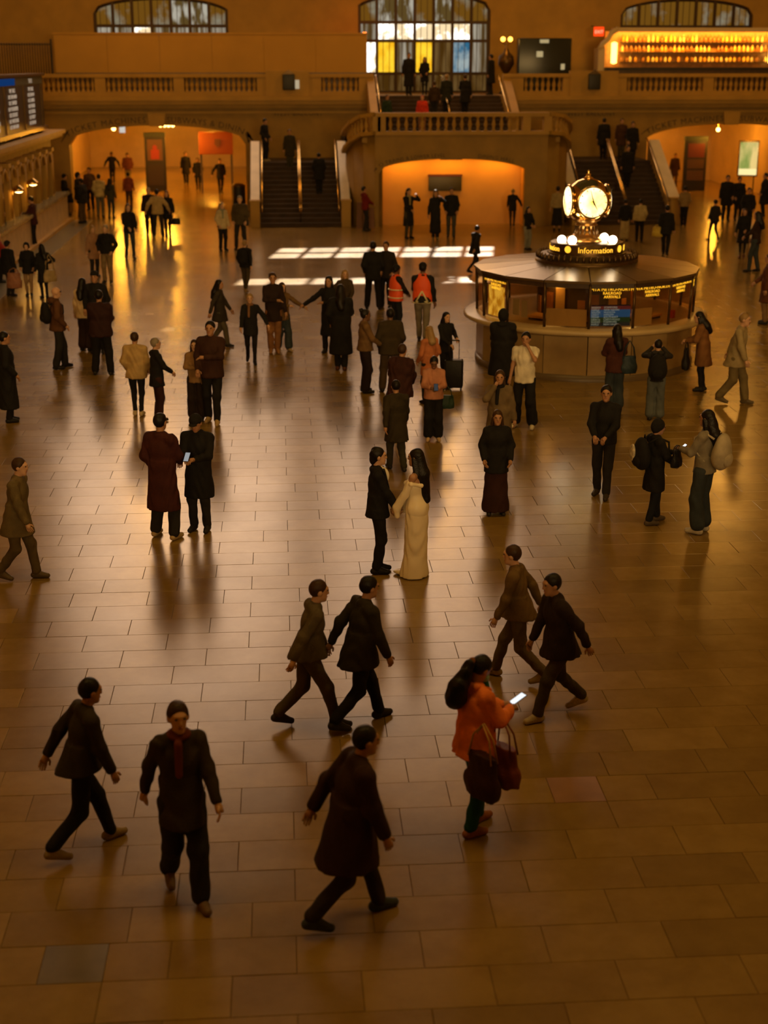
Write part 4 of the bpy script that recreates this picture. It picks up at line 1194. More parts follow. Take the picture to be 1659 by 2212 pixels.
def hand_geo(wrist, d, up, side, curl, s=1.0):
    """palm and five bent fingers as tubes; d along the hand, up = back of hand"""
    b = MB()
    d = Vector(d).normalized(); up = Vector(up); up = (up - d * up.dot(d)).normalized(); sd = d.cross(up) * side   # toward the thumb
    w = Vector(wrist)
    b.tube([w - d * 0.03, w + d * 0.02, w + d * 0.055 + up * 0.002, w + d * 0.088], [0.027, 0.030, 0.034, 0.030], 8)
    b.tube([w + d * 0.03 - sd * 0.012, w + d * 0.085 - sd * 0.024], [0.020, 0.018], 7)
    for off, L in ((0.030, 0.072), (0.010, 0.080), (-0.011, 0.074), (-0.030, 0.058)):
        p = w + d * (0.085 - abs(off) * 0.15) + sd * off
        q = [p]
        a = 0.25 * curl
        for seg in (0.42, 0.32, 0.26):
            a += curl * 0.55
            dd = d * math.cos(a) - up * math.sin(a)
            q.append(q[-1] + dd * L * seg)
        b.tube(q, [0.0098, 0.0092, 0.0084, 0.0066], 6)
    p = w + d * 0.035 + sd * 0.026
    t1 = (d * 0.65 + sd * 0.7 - up * 0.25 * curl).normalized(); t2 = (d * 0.9 + sd * 0.25 - up * 0.45 * curl).normalized()
    b.tube([p - sd * 0.006, p + t1 * 0.034, p + t1 * 0.034 + t2 * 0.034], [0.013, 0.0115, 0.008], 6)
    return b

CLOTH = {}
def cloth(c, rough=0.85):
    key = tuple(round(x, 3) for x in c) + (rough,)
    if key not in CLOTH:
        CLOTH[key] = mat('cloth_%02d' % len(CLOTH), c, rough, vary=0.18, scale=7, bump=0.25, bscale=60, spec=0.25)
    return CLOTH[key]
SKINS = {'light': mat('skin_light', (0.58, 0.34, 0.22), 0.5), 'mid': mat('skin_mid', (0.42, 0.22, 0.125), 0.5), 'dark': mat('skin_dark', (0.16, 0.075, 0.04), 0.5)}
m_eye = mat('eye_dark', (0.02, 0.015, 0.01), 0.2)
m_lip = mat('lip_brown', (0.35, 0.11, 0.08), 0.5)
eye_b = MB(); eye_b.sphere((0, 0, 0), (0.014, 0.007, 0.009), 8, 6); EYE_ME = eye_b.mesh('eye'); EYE_ME.materials.append(m_eye)
lip_b = MB(); lip_b.sphere((0, 0, 0), (0.024, 0.008, 0.008), 8, 6); LIP_ME = lip_b.mesh('mouth'); LIP_ME.materials.append(m_lip)

BLACK = (0.011, 0.010, 0.010); CHAR = (0.022, 0.020, 0.019); NAVY = (0.012, 0.014, 0.02); JEAN = (0.035, 0.045, 0.055); LJEAN = (0.10, 0.115, 0.12)
HAIRB = (0.008, 0.006, 0.005); HAIRBR = (0.045, 0.022, 0.010); BLOND = (0.30, 0.19, 0.08); GREYH = (0.25, 0.21, 0.16)

def person(label, x, y, z, H, face, legs='stand', arms=('down', 'down'), top=('jacket', BLACK), bottom=('trousers', BLACK), shoe=BLACK, hair=('short', HAIRB),
           skin='mid', fem=False, lean=0.0, nod=0.0, turn=0.0, vox=0.024, hat=None, bulk=1.0, group=None, opts=()):
    """facing angle is clockwise from +Y (away from the camera)"""
    s = H / 1.75
    root = thing('person', label, 'person', (x, y, z), -R(face), group)
    an = [V3(*q) for q in LEGS[legs]]
    drop = {'walk': 0.02, 'walkr': 0.02, 'stride': 0.04, 'strider': 0.04, 'apart': 0.012}.get(legs, 0.004)
    hw = 0.095
    P0 = V3(0, 0, 0.93 - drop)
    hips = [V3(-hw, 0, 0.90 - drop), V3(hw, 0, 0.90 - drop)]
    knees = []
    for h_, a_ in zip(hips, an):
        ll = max(0.4065, float(np.linalg.norm(a_ - h_)) * 0.503); k_, _ = ik(h_, a_, ll, ll, V3(0, 1, 0.05)); knees.append(k_)
    TR = rotx(-R(lean))
    T = lambda p: P0 + TR @ (V3(*p) - V3(0, 0, 0.93))
    sw = (0.155 if fem else 0.172)
    sh = [T((-sw, -0.01, 1.425)), T((sw, -0.01, 1.425))]
    el, wr = [], []
    for i, nm in enumerate(arms):
        tgt, hint = ARMS[nm] if isinstance(nm, str) else nm
        sg = -1 if i == 0 else 1
        tw = T((sg * tgt[0], tgt[1], tgt[2]))
        e_, w_ = ik(sh[i], tw, 0.285, 0.255, TR @ V3(sg * hint[0], hint[1], hint[2])); el.append(e_); wr.append(w_)
    HR = rotz(-R(turn)) @ rotx(-R(lean * 0.6 + nod))
    nb = T((0, -0.012, 1.475))
    hc = nb + TR @ rotx(-R(nod * 0.5)) @ V3(0, 0.028, 0.155)
    hs = 1.06
    hp = lambda a, b_, c: hc + HR @ (V3(a, b_, c) * hs)
    # ---- body
    body = [('ell', hp(0, -0.005, 0.018), (0.073, 0.092, 0.098), HR), ('ell', hp(0, 0.022, -0.055), (0.056, 0.066, 0.066), HR), ('ell', hp(0, 0.062, -0.092), (0.026, 0.024, 0.02), HR),
            ('cap', hp(0, 0.082, 0.022), hp(0, 0.097, -0.020), 0.010, 0.014), ('ell', hp(0, 0.075, 0.035), (0.05, 0.016, 0.014), HR),
            ('ell', hp(-0.074, -0.006, -0.005), (0.012, 0.022, 0.033), HR), ('ell', hp(0.074, -0.006, -0.005), (0.012, 0.022, 0.033), HR),
            ('cap', T((0, -0.015, 1.44)), hp(0, -0.018, -0.075), 0.055, 0.048),
            ('ell', T((0, 0, 1.28)), (0.135 if fem else 0.15, 0.09, 0.19), TR), ('ell', T((0, 0, 1.08)), (0.115, 0.085, 0.14), TR), ('ell', P0 + V3(0, 0, 0.02), (0.14, 0.095, 0.11), None),
            ('cap', sh[0] + V3(0, 0, -0.015), sh[1] + V3(0, 0, -0.015), 0.046, 0.046)]
    if fem and 'dress' in opts: body += [('ell', T((-0.07, 0.075, 1.29)), (0.055, 0.05, 0.055), TR), ('ell', T((0.07, 0.075, 1.29)), (0.055, 0.05, 0.055), TR)]
    for i in (0, 1):
        body += [('cap', sh[i] + V3(0, 0, -0.02), el[i], 0.044, 0.036), ('cap', el[i], wr[i], 0.036, 0.026), ('cap', hips[i], knees[i], 0.075, 0.052), ('cap', knees[i], an[i] + V3(0, 0, 0.02), 0.05, 0.034), ('cap', an[i], an[i] + V3(0, 0.07, -0.05), 0.030, 0.022)]
    v, q = grow(body, vox if vox < 0.015 else vox * 0.95, 0.022)
    hands = MB()
    for i in (0, 1):
        d = wr[i] - el[i]; d = d / np.linalg.norm(d)
        up = V3(0, 0, 1) if abs(d[2]) < 0.75 else V3(-0.2 if i else 0.2, 0.0, 0) + V3((1 if i else -1), 0.2, 0)
        hb = hand_geo(wr[i], d, up, (1 if i else -1) * (-1 if abs(d[2]) < 0.75 else -1), 0.75 if arms[i] in ('phone', 'phonelow', 'raise', 'hold', 'bag') else 0.45)
        hands.add(hb.v, hb.f, True)
    me = np_mesh('body', v * s, q, SKINS[skin], ([tuple(c * s for c in p) for p in hands.v], hands.f))
    inst('body', me, root)
    er = Matrix([list(r_) for r_ in HR]).to_euler()
    if vox < 0.026:
        for sx in (-1, 1):
            inst('eye', EYE_ME, root, tuple(hp(sx * 0.031, 0.083, 0.018) * s), er, (s, s, s))
        inst('mouth', LIP_ME, root, tuple(hp(0, 0.084, -0.055) * s), er, (s, s, s))
    part = lambda nm, pr, m, kk=0.03, cuts=(), fold=0.0, vx=None: (lambda g: inst(nm, np_mesh(nm, g[0] * s, g[1], m), root))(grow(pr, vx or vox, kk, cuts, fold, (x * 3.1 + y) % 6))
    # ---- bottom
    bk, bc = bottom[0], bottom[1]
    ankz = 0.075
    if bk in ('trousers', 'wide', 'slim', 'baggy'):
        r1, r2, r3, r4 = {'trousers': (0.095, 0.074, 0.070, 0.062), 'wide': (0.10, 0.090, 0.092, 0.105), 'slim': (0.088, 0.064, 0.058, 0.046), 'baggy': (0.102, 0.085, 0.083, 0.078)}[bk]
        pr = [('ell', P0 + V3(0, 0, 0.02), (0.168, 0.122, 0.125), None)]
        for i in (0, 1):
            foot = an[i] + V3(0, 0, 0.02 if bk != 'wide' else 0.06)
            pr += [('cap', hips[i], knees[i], r1, r2), ('cap', knees[i], foot, r3, r4)]
        zz = 0.03 if bk in ('wide', 'baggy') else 0.045
        part('trousers', pr, cloth(bc), 0.035, (lambda X, Y, Z: zz - Z,), 0.006)
    elif bk in ('skirt', 'longskirt'):
        hem = bottom[2] if len(bottom) > 2 else 0.1
        part('skirt', [('skirt', (0, 0), hem, (0.23, 0.20), (0, 0), 1.02, (0.15, 0.11)), ('ell', P0, (0.17, 0.125, 0.13), None)], cloth(bc), 0.04, (), 0.008)
        if hem > 0.3:
            part('tights', [p for i in (0, 1) for p in (('cap', hips[i], knees[i], 0.075, 0.055), ('cap', knees[i], an[i] + V3(0, 0, .03), 0.055, 0.038))], cloth(BLACK), 0.02)
    # ---- shoes
    for i in (0, 1):
        a_ = an[i]; out = (-0.02 if i == 0 else 0.02)
        up = a_[2] - 0.09
        heel = V3(a_[0], a_[1] - 0.045, 0.045 + up); toe = V3(a_[0] + out, a_[1] + 0.145, 0.036 + up * 0.25)
        pr = [('cap', heel, toe, 0.043, 0.036), ('cap', V3(a_[0], a_[1] - 0.01, 0.05 + up), V3(a_[0], a_[1], (0.13 if 'boots' in opts else 0.105) + up), 0.046, 0.044), ('cap', V3(a_[0], a_[1] + 0.005, 0.085 + up), V3(a_[0] + out * 0.6, a_[1] + 0.09, 0.05 + up * 0.5), 0.042, 0.036)]
        fl_ = 0.002 + up * 0.2
        part('shoe', pr, cloth(shoe, 0.5), 0.02, (lambda X, Y, Z, f_=fl_: f_ - Z,), 0.0, min(vox, 0.018))
    # ---- top
    tk, tcol = top[0], top[1]
    hem = top[2] if len(top) > 2 else {'jacket': 0.84, 'coat': 0.55, 'long': 0.30, 'tee': 0.88, 'sweater': 0.88, 'puffer': 0.86, 'dress': 0.0}[tk]
    if tk != 'dress':
        g = bulk * {'jacket': 1.0, 'coat': 1.06, 'long': 1.06, 'tee': 0.9, 'sweater': 0.98, 'puffer': 1.16}[tk] * (0.93 if fem else 1.0)
        pr = [('cap', T((0, -0.015, 1.445)), sh[0] + V3(0, 0, -0.014), 0.072, 0.066 * g), ('cap', T((0, -0.015, 1.445)), sh[1] + V3(0, 0, -0.014), 0.072, 0.066 * g), ('ell', T((0, 0.005, 1.26)), (0.178 * g, 0.128 * g, 0.20), TR), ('ell', T((0, 0.005, 1.06)), (0.175 * g, 0.128 * g, 0.20), TR), ('ell', T((0, -0.015, 1.465)), (0.078, 0.074, 0.045), TR)]
        wlk = 0.06 if legs in ('walk', 'walkr', 'stride', 'strider') else 0.0
        pr.append(('skirt', (0, 0), hem, ((0.215 if hem < 0.7 else 0.195) * g, (0.165 + wlk) * g), (T((0, 0, 1.10))[0], T((0, 0, 1.10))[1]), 1.10, (0.165 * g, 0.12 * g)))
        for i in (0, 1):
            r_ = 1.0 * g
            pr.append(('cap', sh[i] + V3(0, 0, -0.02), el[i], 0.067 * r_, 0.058 * r_))
            if tk == 'tee':
                pr[-1] = ('cap', sh[i], sh[i] * 0.45 + el[i] * 0.55, 0.068, 0.062)
            else:
                pr.append(('cap', el[i], wr[i] * 0.93 + el[i] * 0.07, 0.058 * r_, 0.046 * r_))
        if 'hood' in opts: pr.append(('ell', T((0, -0.10, 1.47)), (0.115, 0.07, 0.085), TR))
        if 'furcollar' in opts: pr.append(('ell', T((0, -0.02, 1.47)), (0.13, 0.11, 0.05), TR))
        part({'tee': 'shirt', 'sweater': 'sweater', 'coat': 'coat', 'long': 'coat'}.get(tk, 'jacket'), pr, cloth(tcol), 0.035, (lambda X, Y, Z: hem - Z,), 0.012 if tk == 'puffer' else 0.007)
    if 'scarf' in opts:
        part('scarf', [('ell', T((0, 0.0, 1.48)), (0.10, 0.10, 0.045), TR), ('cap', T((0.03, 0.12, 1.45)), T((0.04, 0.15, 1.2)), 0.035, 0.03)], cloth(opts[opts.index('scarf') + 1]), 0.02)
    # ---- hair, hats
    hk, hcol = hair
    cut = lambda off: (lambda X, Y, Z: -(((X - hc[0]) * HR[0, 2] + (Y - hc[1]) * HR[1, 2] + (Z - hc[2]) * HR[2, 2] - off) - 1.15 * ((X - hc[0]) * HR[0, 1] + (Y - hc[1]) * HR[1, 1] + (Z - hc[2]) * HR[2, 1] - 0.05)) * 0.65)
    hv = min(vox, 0.018)
    if hk != 'none':
        cap_ = [('ell', hp(0, -0.017, 0.028), (0.086, 0.100, 0.104), HR)]
        cuts = (cut(0.034),)
        if hk in ('short', 'messy', 'tail', 'bun'):
            part('hair', cap_ + ([('ell', hp(0, -0.07, -0.05), (0.062, 0.045, 0.06), HR)] if hk == 'messy' else []), cloth(hcol, 0.45), 0.02, cuts, 0.008 if hk == 'messy' else 0.003, hv)
        if hk == 'bun': part('hair_bun', [('ell', hp(0, -0.09, 0.10), (0.05, 0.05, 0.045), HR)], cloth(hcol, 0.45), 0.02, (), 0.004, hv)
        if hk == 'tail': part('ponytail', [('cap', hp(0, -0.10, 0.05), hp(0, -0.14, -0.06), 0.04, 0.05), ('cap', hp(0, -0.14, -0.06), T((0, -0.17, 1.27)), 0.05, 0.03)], cloth(hcol, 0.45), 0.03, (), 0.004, hv)
        if hk in ('long', 'vlong', 'bob'):
            zl = {'long': 1.30, 'vlong': 1.08, 'bob': 1.46}[hk]
            part('hair', cap_, cloth(hcol, 0.4), 0.02, cuts, 0.003, hv)
            yb = -0.155 if tk not in ('dress',) else -0.12
            ln = [('cap', hp(0, -0.045, 0.0), T((0, yb + 0.045, 1.42)), 0.082, 0.088)]
            if hk != 'bob': ln.append(('cap', T((0.0, yb + 0.03, 1.42)), T((0.02, yb - 0.005, zl)), 0.088, 0.058 if hk == 'vlong' else 0.07))
            ln += [('cap', hp(-0.068, 0.0, 0.0), T((-0.085, -0.02, max(zl, 1.40))), 0.026, 0.03), ('cap', hp(0.068, 0.0, 0.0), T((0.085, -0.02, max(zl, 1.40))), 0.026, 0.03)]
            part('long_hair', ln, cloth(hcol, 0.4), 0.03, (lambda X, Y, Z: ((X - hc[0]) * HR[0, 1] + (Y - hc[1]) * HR[1, 1] + (Z - hc[2]) * HR[2, 1]) - 0.03,), 0.006, hv)
    if hat:
        hk2, hcol2 = hat
        pr = [('ell', hp(0, -0.008, 0.045), (0.092, 0.11, 0.092), HR)]
        c2 = lambda X, Y, Z: 0.035 - ((X - hc[0]) * HR[0, 2] + (Y - hc[1]) * HR[1, 2] + (Z - hc[2]) * HR[2, 2])
        if hk2 == 'hood':
            part('hood', [('ell', hp(0, -0.025, 0.01), (0.105, 0.115, 0.13), HR), ('ell', T((0, -0.04, 1.46)), (0.12, 0.1, 0.06), TR)], cloth(hcol2), 0.03, (cut(0.01),), 0.005, hv)
        else:
            part('cap' if hk2 == 'cap' else 'beanie', pr, cloth(hcol2), 0.02, (c2,), 0.0, hv)
            if hk2 == 'cap': part('cap_brim', [('ell', hp(0, 0.10, 0.045), (0.065, 0.06, 0.012), HR)], cloth(hcol2), 0.01, (), 0.0, 0.012)
    root['_s'] = s
    def anchor(name):
        d = {'lhand': wr[0], 'rhand': wr[1], 'back': T((0, -0.14, 1.22)), 'head': hc, 'chest': T((0, 0.13, 1.3)), 'lsh': sh[0], 'rsh': sh[1], 'lhip': T((-0.2, 0, 0.9)), 'rhip': T((0.2, 0, 0.9)), 'lel': el[0], 'rel': el[1]}[name]
        return root_M(root) @ Vector(d * s)
    del root['_s']
    return root, anchor, dict(T=T, hp=hp, sh=sh, el=el, wr=wr, TR=TR, HR=HR, s=s, part=part, an=an, P0=P0, hips=hips)
def root_M(root):
    return Matrix.Translation(root.location) @ Matrix.Rotation(root.rotation_euler.z, 4, 'Z')

# ---- carried things
def phone(label, pos, face, tilt=50, lit=1.2):
    t = thing('phone', label, 'phone', tuple(pos), -R(face)); t.rotation_euler = (R(tilt), 0, -R(face))
    b = MB(); b.bevbox(-0.037, 0.037, -0.078, 0.078, -0.004, 0.004, 0.003); b.build('case', m_dark, t)
    b = MB(); b.box(-0.033, 0.033, -0.072, 0.072, 0.0042, 0.0048); b.build('screen', emis('phone_screen_%.1f' % lit, (0.75, 0.78, 0.8), lit), t)
    return t
def backpack(label, pos, face, col, s=1.0, lean=0):
    t = thing('backpack', label, 'backpack', tuple(pos), -R(face))
    v, q = grow([('ell', V3(0, -0.10, 0), (0.155, 0.10, 0.23), None), ('ell', V3(0, -0.08, -0.08), (0.165, 0.11, 0.17), None)], 0.02, 0.05)
    inst('bag_body', np_mesh('bag_body', v * s, q, cloth(col)), t)
    v, q = grow([('ell', V3(0, -0.175, -0.1), (0.115, 0.05, 0.10), None)], 0.02, 0.03); inst('front_pocket', np_mesh('front_pocket', v * s, q, cloth(col)), t)
    for sx in (-1, 1):
        b = MB(); b.tube([(sx * 0.1, -0.02, 0.17), (sx * 0.115, 0.10, 0.235), (sx * 0.12, 0.26, 0.16), (sx * 0.13, 0.27, 0.0), (sx * 0.15, 0.08, -0.16)], 0.016, 6); b.build('strap', cloth(col), t)
    b = MB(); b.tube([(-0.03, -0.05, 0.21), (0, -0.06, 0.26), (0.03, -0.05, 0.21)], 0.01, 6); b.build('grab_loop', cloth(col), t)
    return t
def handbag(label, pos, face, col, w=0.30, h=0.24, d=0.12, strap=0.22, name='handbag', strapcol=None):
    """pos = point the strap hangs from"""
    t = thing(name, label, 'bag', tuple(pos), -R(face))
    z1 = -strap
    v, q = grow([('skirt', (0, 0), z1 - h, (w * 0.50, d * 0.55), (0, 0), z1, (w * 0.42, d * 0.30)), ('ell', V3(0, 0, z1 - h * 0.72), (w * 0.55, d * 0.6, h * 0.32), None)], 0.014, 0.03, (lambda X, Y, Z: Z - (z1 - 0.01), lambda X, Y, Z: np.abs(X) - w * 0.5), 0.005)
    inst('bag_body', np_mesh('bag_body', v, q, cloth(col, 0.5)), t)
    for sy in (-1, 1):
        b = MB(); b.tube([(-w * 0.36, sy * d * 0.25, z1 - 0.06), (-w * 0.25, sy * d * 0.15, z1 * 0.45), (0, sy * 0.01, 0), (w * 0.25, sy * d * 0.15, z1 * 0.45), (w * 0.36, sy * d * 0.25, z1 - 0.06)], 0.008, 6); b.build('strap', cloth(strapcol or col, 0.5), t)
    return t
def suitcase(label, x, y, face, col):
    t = thing('suitcase', label, 'suitcase', (x, y, 0), -R(face))
    b = MB(); b.bevbox(-0.19, 0.19, -0.12, 0.12, 0.05, 0.62, 0.04); b.build('shell', cloth(col, 0.4), t)
    for sx in (-1, 1):
        b = MB(); b.tube([(sx * 0.10, 0.06, 0.6), (sx * 0.10, 0.06, 1.0)], 0.008, 6); b.build('handle_bar', m_iron, t)
        for sy in (-1, 1):
            b = MB(); b.tube([(sx * 0.15 - 0.012, sy * 0.09, 0.028), (sx * 0.15 + 0.012, sy * 0.09, 0.028)], 0.028, 10); b.build('wheel', m_dark, t)
    b = MB(); b.tube([(-0.11, 0.06, 1.0), (0.11, 0.06, 1.0)], 0.014, 6); b.build('grip', m_dark, t)
    return t
def groom_extras(root, A, k):
    T, part, TR = k['T'], k['part'], k['TR']
    part('shirt', [('ell', T((0, 0.062, 1.36)), (0.05, 0.095, 0.125), TR), ('ell', T((0, 0.0, 1.485)), (0.072, 0.07, 0.03), TR)], cloth((0.80, 0.72, 0.58)), 0.02, (), 0.0, 0.009)
    for sx in (-1, 1):
        part('lapel', [('cap', T((sx * 0.07, 0.075, 1.46)), T((sx * 0.045, 0.15, 1.2)), 0.022, 0.012)], cloth(BLACK, 0.5), 0.02, (), 0.0, 0.009)
def bride_extras(root, A, k):
    T, part, TR, P0 = k['T'], k['part'], k['TR'], k['P0']
    sat = mat('cream_satin', (0.92, 0.80, 0.60), 0.36, spec=0.5)
    # bodice, hips and long column skirt as one gown
    part('bodice', [('ell', T((0, 0.014, 1.26)), (0.148, 0.116, 0.14), TR), ('ell', T((0, 0.005, 1.10)), (0.132, 0.104, 0.17), TR), ('ell', P0 + V3(0, -0.012, 0.02), (0.190, 0.152, 0.20), None)], sat, 0.05, (lambda X, Y, Z: Z - 1.335,), 0.004, 0.0105)
    part('gown_skirt', [('skirt', (0.0, 0.01), 0.30, (0.176, 0.152), (0, -0.01), 0.99, (0.184, 0.146)), ('skirt', (0.0, 0.03), 0.012, (0.215, 0.195), (0, 0.01), 0.302, (0.176, 0.152)),
          ('ell', V3(-0.02, 0.20, 0.035), (0.09, 0.12, 0.032), None)], sat, 0.012, (lambda X, Y, Z: 0.01 - Z,), 0.005, 0.0105)
    part('neckline_ruffle', [('cap', T((-0.19, 0.0, 1.325)), T((-0.08, 0.115, 1.30)), 0.03, 0.026), ('cap', T((-0.08, 0.115, 1.30)), T((0.08, 0.115, 1.30)), 0.026, 0.026), ('cap', T((0.08, 0.115, 1.30)), T((0.19, 0.0, 1.325)), 0.026, 0.03),
                             ('cap', T((-0.19, 0.0, 1.325)), T((-0.09, -0.10, 1.29)), 0.03, 0.024), ('cap', T((-0.09, -0.10, 1.29)), T((0.09, -0.10, 1.29)), 0.024, 0.024), ('cap', T((0.09, -0.10, 1.29)), T((0.19, 0.0, 1.325)), 0.024, 0.03)], sat, 0.02, (), 0.006, 0.010)
    for i in (0, 1):
        e, w, sh_ = k['el'][i], k['wr'][i], k['sh'][i]
        up = sh_ * 0.62 + e * 0.38
        part('sleeve', [('cap', up, e, 0.052, 0.050), ('cap', e, w * 0.9 + e * 0.1, 0.050, 0.062), ('cap', w * 0.9 + e * 0.1, w * 0.86 + e * 0.14 + V3(0, 0, -0.13), 0.05, 0.035)], sat, 0.03, (), 0.006, 0.0105)
def orange_extras(root, A, k):
    T, hp, part, TR, HR, s = k['T'], k['hp'], k['part'], k['TR'], k['HR'], k['s']
    hb = cloth(HAIRB, 0.4)
    part('scrunchie', [('ell', hp(0, -0.135, 0.03), (0.04, 0.022, 0.04), HR)], cloth((0.22, 0.09, 0.035)), 0.01, (), 0.003, 0.01)
    part('ponytail', [('cap', hp(0, -0.135, 0.0), T((-0.01, -0.185, 1.50)), 0.05, 0.085), ('cap', T((-0.01, -0.185, 1.50)), T((-0.03, -0.20, 1.38)), 0.088, 0.10)], hb, 0.03, (), 0.006, 0.0105)
    part('face_mask', [('ell', hp(0, 0.06, -0.055), (0.058, 0.05, 0.05), HR)], mat('pale_green_mask', (0.30, 0.52, 0.46), 0.7), 0.01, (), 0.0, 0.009)
    part('scrub_top', [('cap', T((0.0, 0.085, 1.46)), T((0.02, 0.155, 1.16)), 0.05, 0.05)], cloth((0.02, 0.12, 0.09)), 0.02, (), 0.0, 0.010)
    part('collar', [('cap', T((-0.085, -0.05, 1.49)), T((-0.06, 0.10, 1.42)), 0.03, 0.03), ('cap', T((0.085, -0.05, 1.49)), T((0.06, 0.10, 1.42)), 0.03, 0.03), ('cap', T((-0.085, -0.05, 1.49)), T((0.085, -0.05, 1.49)), 0.03, 0.03)], cloth((0.85, 0.23, 0.055)), 0.02, (), 0.003, 0.0105)
    f = 62
    lh, rh = A('lhand'), A('rhand')
    phone('white glowing phone held by the woman in the orange jacket', (lh + rh) / 2 + Vector((math.sin(R(f)), math.cos(R(f)), 0)) * 0.13 + Vector((0, 0, 0.045)), f, 22, 1.3)
    re = A('rel')
    fwd = Vector((math.sin(R(f)), math.cos(R(f)), 0))
    handbag('large dark maroon tote with thin gold straps on the orange jacket arm', re + Vector((-0.02, -0.08, 0.04)) - fwd * 0.15, f - 8, (0.035, 0.010, 0.010), 0.38, 0.40, 0.15, 0.26, 'tote_bag', (0.45, 0.26, 0.08))
    handbag('round reddish-brown leather handbag in front of the maroon tote', re + Vector((0.0, -0.04, 0.0)) + fwd * 0.05, f - 8, (0.16, 0.035, 0.012), 0.34, 0.36, 0.18, 0.22)
def sunglasses(root, k):
    hp, part, HR = k['hp'], k['part'], k['HR']
    part('sunglasses', [('ell', hp(-0.033, 0.09, 0.018), (0.03, 0.012, 0.02), HR), ('ell', hp(0.033, 0.09, 0.018), (0.03, 0.012, 0.02), HR), ('cap', hp(-0.06, 0.07, 0.02), hp(0.06, 0.07, 0.02), 0.01, 0.01)], m_dark, 0.008, (), 0.0, 0.008)
m_vest = mat('orange_hi_vis', (0.85, 0.10, 0.02), 0.6, emit=(1.0, 0.10, 0.02), estr=0.0)
m_reflect = mat('pale_reflective_tape', (0.75, 0.68, 0.42), 0.35)
def vest(root, k, triangle):
    T, part, TR, P0, s = k['T'], k['part'], k['TR'], k['P0'], k['s']
    sl = (lambda X, Y, Z: np.abs(X) - 0.155 + 0 * Y,)
    part('safety_vest', [('ell', T((0, 0.005, 1.24)), (0.215, 0.160, 0.30), TR), ('ell', T((0, 0.005, 1.04)), (0.215, 0.162, 0.22), TR), ('skirt', (0, 0), 0.84, (0.225, 0.185), (0, 0), 1.10, (0.20, 0.15))], m_vest, 0.03, (lambda X, Y, Z: 0.86 - Z, lambda X, Y, Z: np.abs(X) - (0.235 - 0.35 * np.clip(Z - 1.22, 0, 1))), 0.003)
    if triangle:
        b = MB(); y = -0.195
        pts = [T((0, y + 0.01, 1.16)), T((-0.13, y, 0.93)), T((0.13, y, 0.93))]
        for a in range(3):
            b.tube([tuple(pts[a] * s), tuple(pts[(a + 1) % 3] * s)], 0.020, 6)
        b.build('reflective_triangle', m_reflect, root)
    for zz in (0.90,) if triangle else (0.95, 1.15):
        b = MB(); b.tube([tuple(T((0.222 * math.cos(a), 0.178 * math.sin(a), zz)) * s) for a in [i * math.pi / 8 for i in range(17)]], 0.016, 6); b.build('reflective_band', m_reflect, root)
def pack_print(pack):
    v, q = grow([('ell', V3(-0.05, -0.215, 0.0), (0.075, 0.025, 0.13), None)], 0.014, 0.02, (), 0.004)
    inst('pale_print', np_mesh('pale_print', v, q, mat('worn_white_print', (0.55, 0.48, 0.36), 0.6, vary=0.5, scale=22)), pack)
# ================================================================= the crowd, each where it stands (metres)
_r, _A, _k = person('groom in black suit and white open collar holding hands with the bride', 1.16, 17.61, 0.00, 1.69, 88, vox=0.0105, legs='close', arms=('hold', 'hold'), top=('jacket', BLACK, 0.80), hair=('messy', HAIRB), skin='light')
groom_extras(_r, _A, _k)
_r, _A, _k = person('bride in long cream satin off-shoulder dress holding hands with the groom', 1.65, 17.46, 0.00, 1.70, -62, vox=0.0105, legs='close', arms=('hold', 'hold'), top=('dress', (0.8, 0.7, 0.55)), bottom=('none', BLACK), shoe=(0.7, 0.6, 0.45), hair=('vlong', HAIRB), skin='mid', fem=True, opts=('dress',))
bride_extras(_r, _A, _k)
_r, _A, _k = person('person in long maroon overcoat and beige shoes beside the man in the black cap', -1.71, 19.25, 0.00, 1.80, 28, vox=0.0125, legs='apart', arms=('pocket', 'phonelow'), top=('coat', (0.055, 0.014, 0.012), 0.42), bottom=('baggy', CHAR), shoe=(0.45, 0.33, 0.17), hair=('short', HAIRB), skin='mid', bulk=1.05)
_r, _A, _k = person('person in black coat and black cap looking down at a small lit phone', -1.23, 19.55, 0.00, 1.71, 196, vox=0.0125, legs='stand', arms=('phone', 'phone'), top=('coat', BLACK, 0.52), bottom=('trousers', CHAR), shoe=CHAR, hair=('short', HAIRB), hat=('cap', BLACK), skin='mid', nod=22)
phone('small lit phone held by the person in the black cap', _A('rhand') + Vector((0.03, -0.09, 0.05)), 16, 40, 0.4)
_r, _A, _k = person('woman in bright orange jacket and green trousers looking at a phone in the foreground', 1.55, 10.98, 0.00, 1.63, 62, vox=0.0105, legs='step', arms=('phone', 'phone'), top=('puffer', (0.85, 0.23, 0.055), 0.80), bottom=('trousers', (0.012, 0.075, 0.055)), shoe=(0.30, 0.11, 0.045), hair=('short', HAIRB), skin='mid', fem=True, nod=30, bulk=1.08, opts=('boots',))
orange_extras(_r, _A, _k)
_r, _A, _k = person('person in long black coat over a wide dark brown skirt, right of the couple', 3.06, 20.04, 0.00, 1.57, 182, vox=0.0140, legs='stand', arms=('pocket', 'pocket'), top=('coat', BLACK, 0.72), bottom=('longskirt', (0.035, 0.012, 0.010), 0.07), shoe=CHAR, hair=('bob', HAIRBR), skin='mid', fem=True, bulk=1.1)
_r, _A, _k = person('person in black jacket and dark trousers with hands clasped, alone right of centre', 4.82, 20.81, 0.00, 1.74, 205, vox=0.0140, legs='step', arms=('phonelow', 'phonelow'), top=('jacket', BLACK, 0.86), bottom=('trousers', CHAR), shoe=(0.04, 0.03, 0.02), hair=('short', HAIRB), skin='mid', turn=-10)
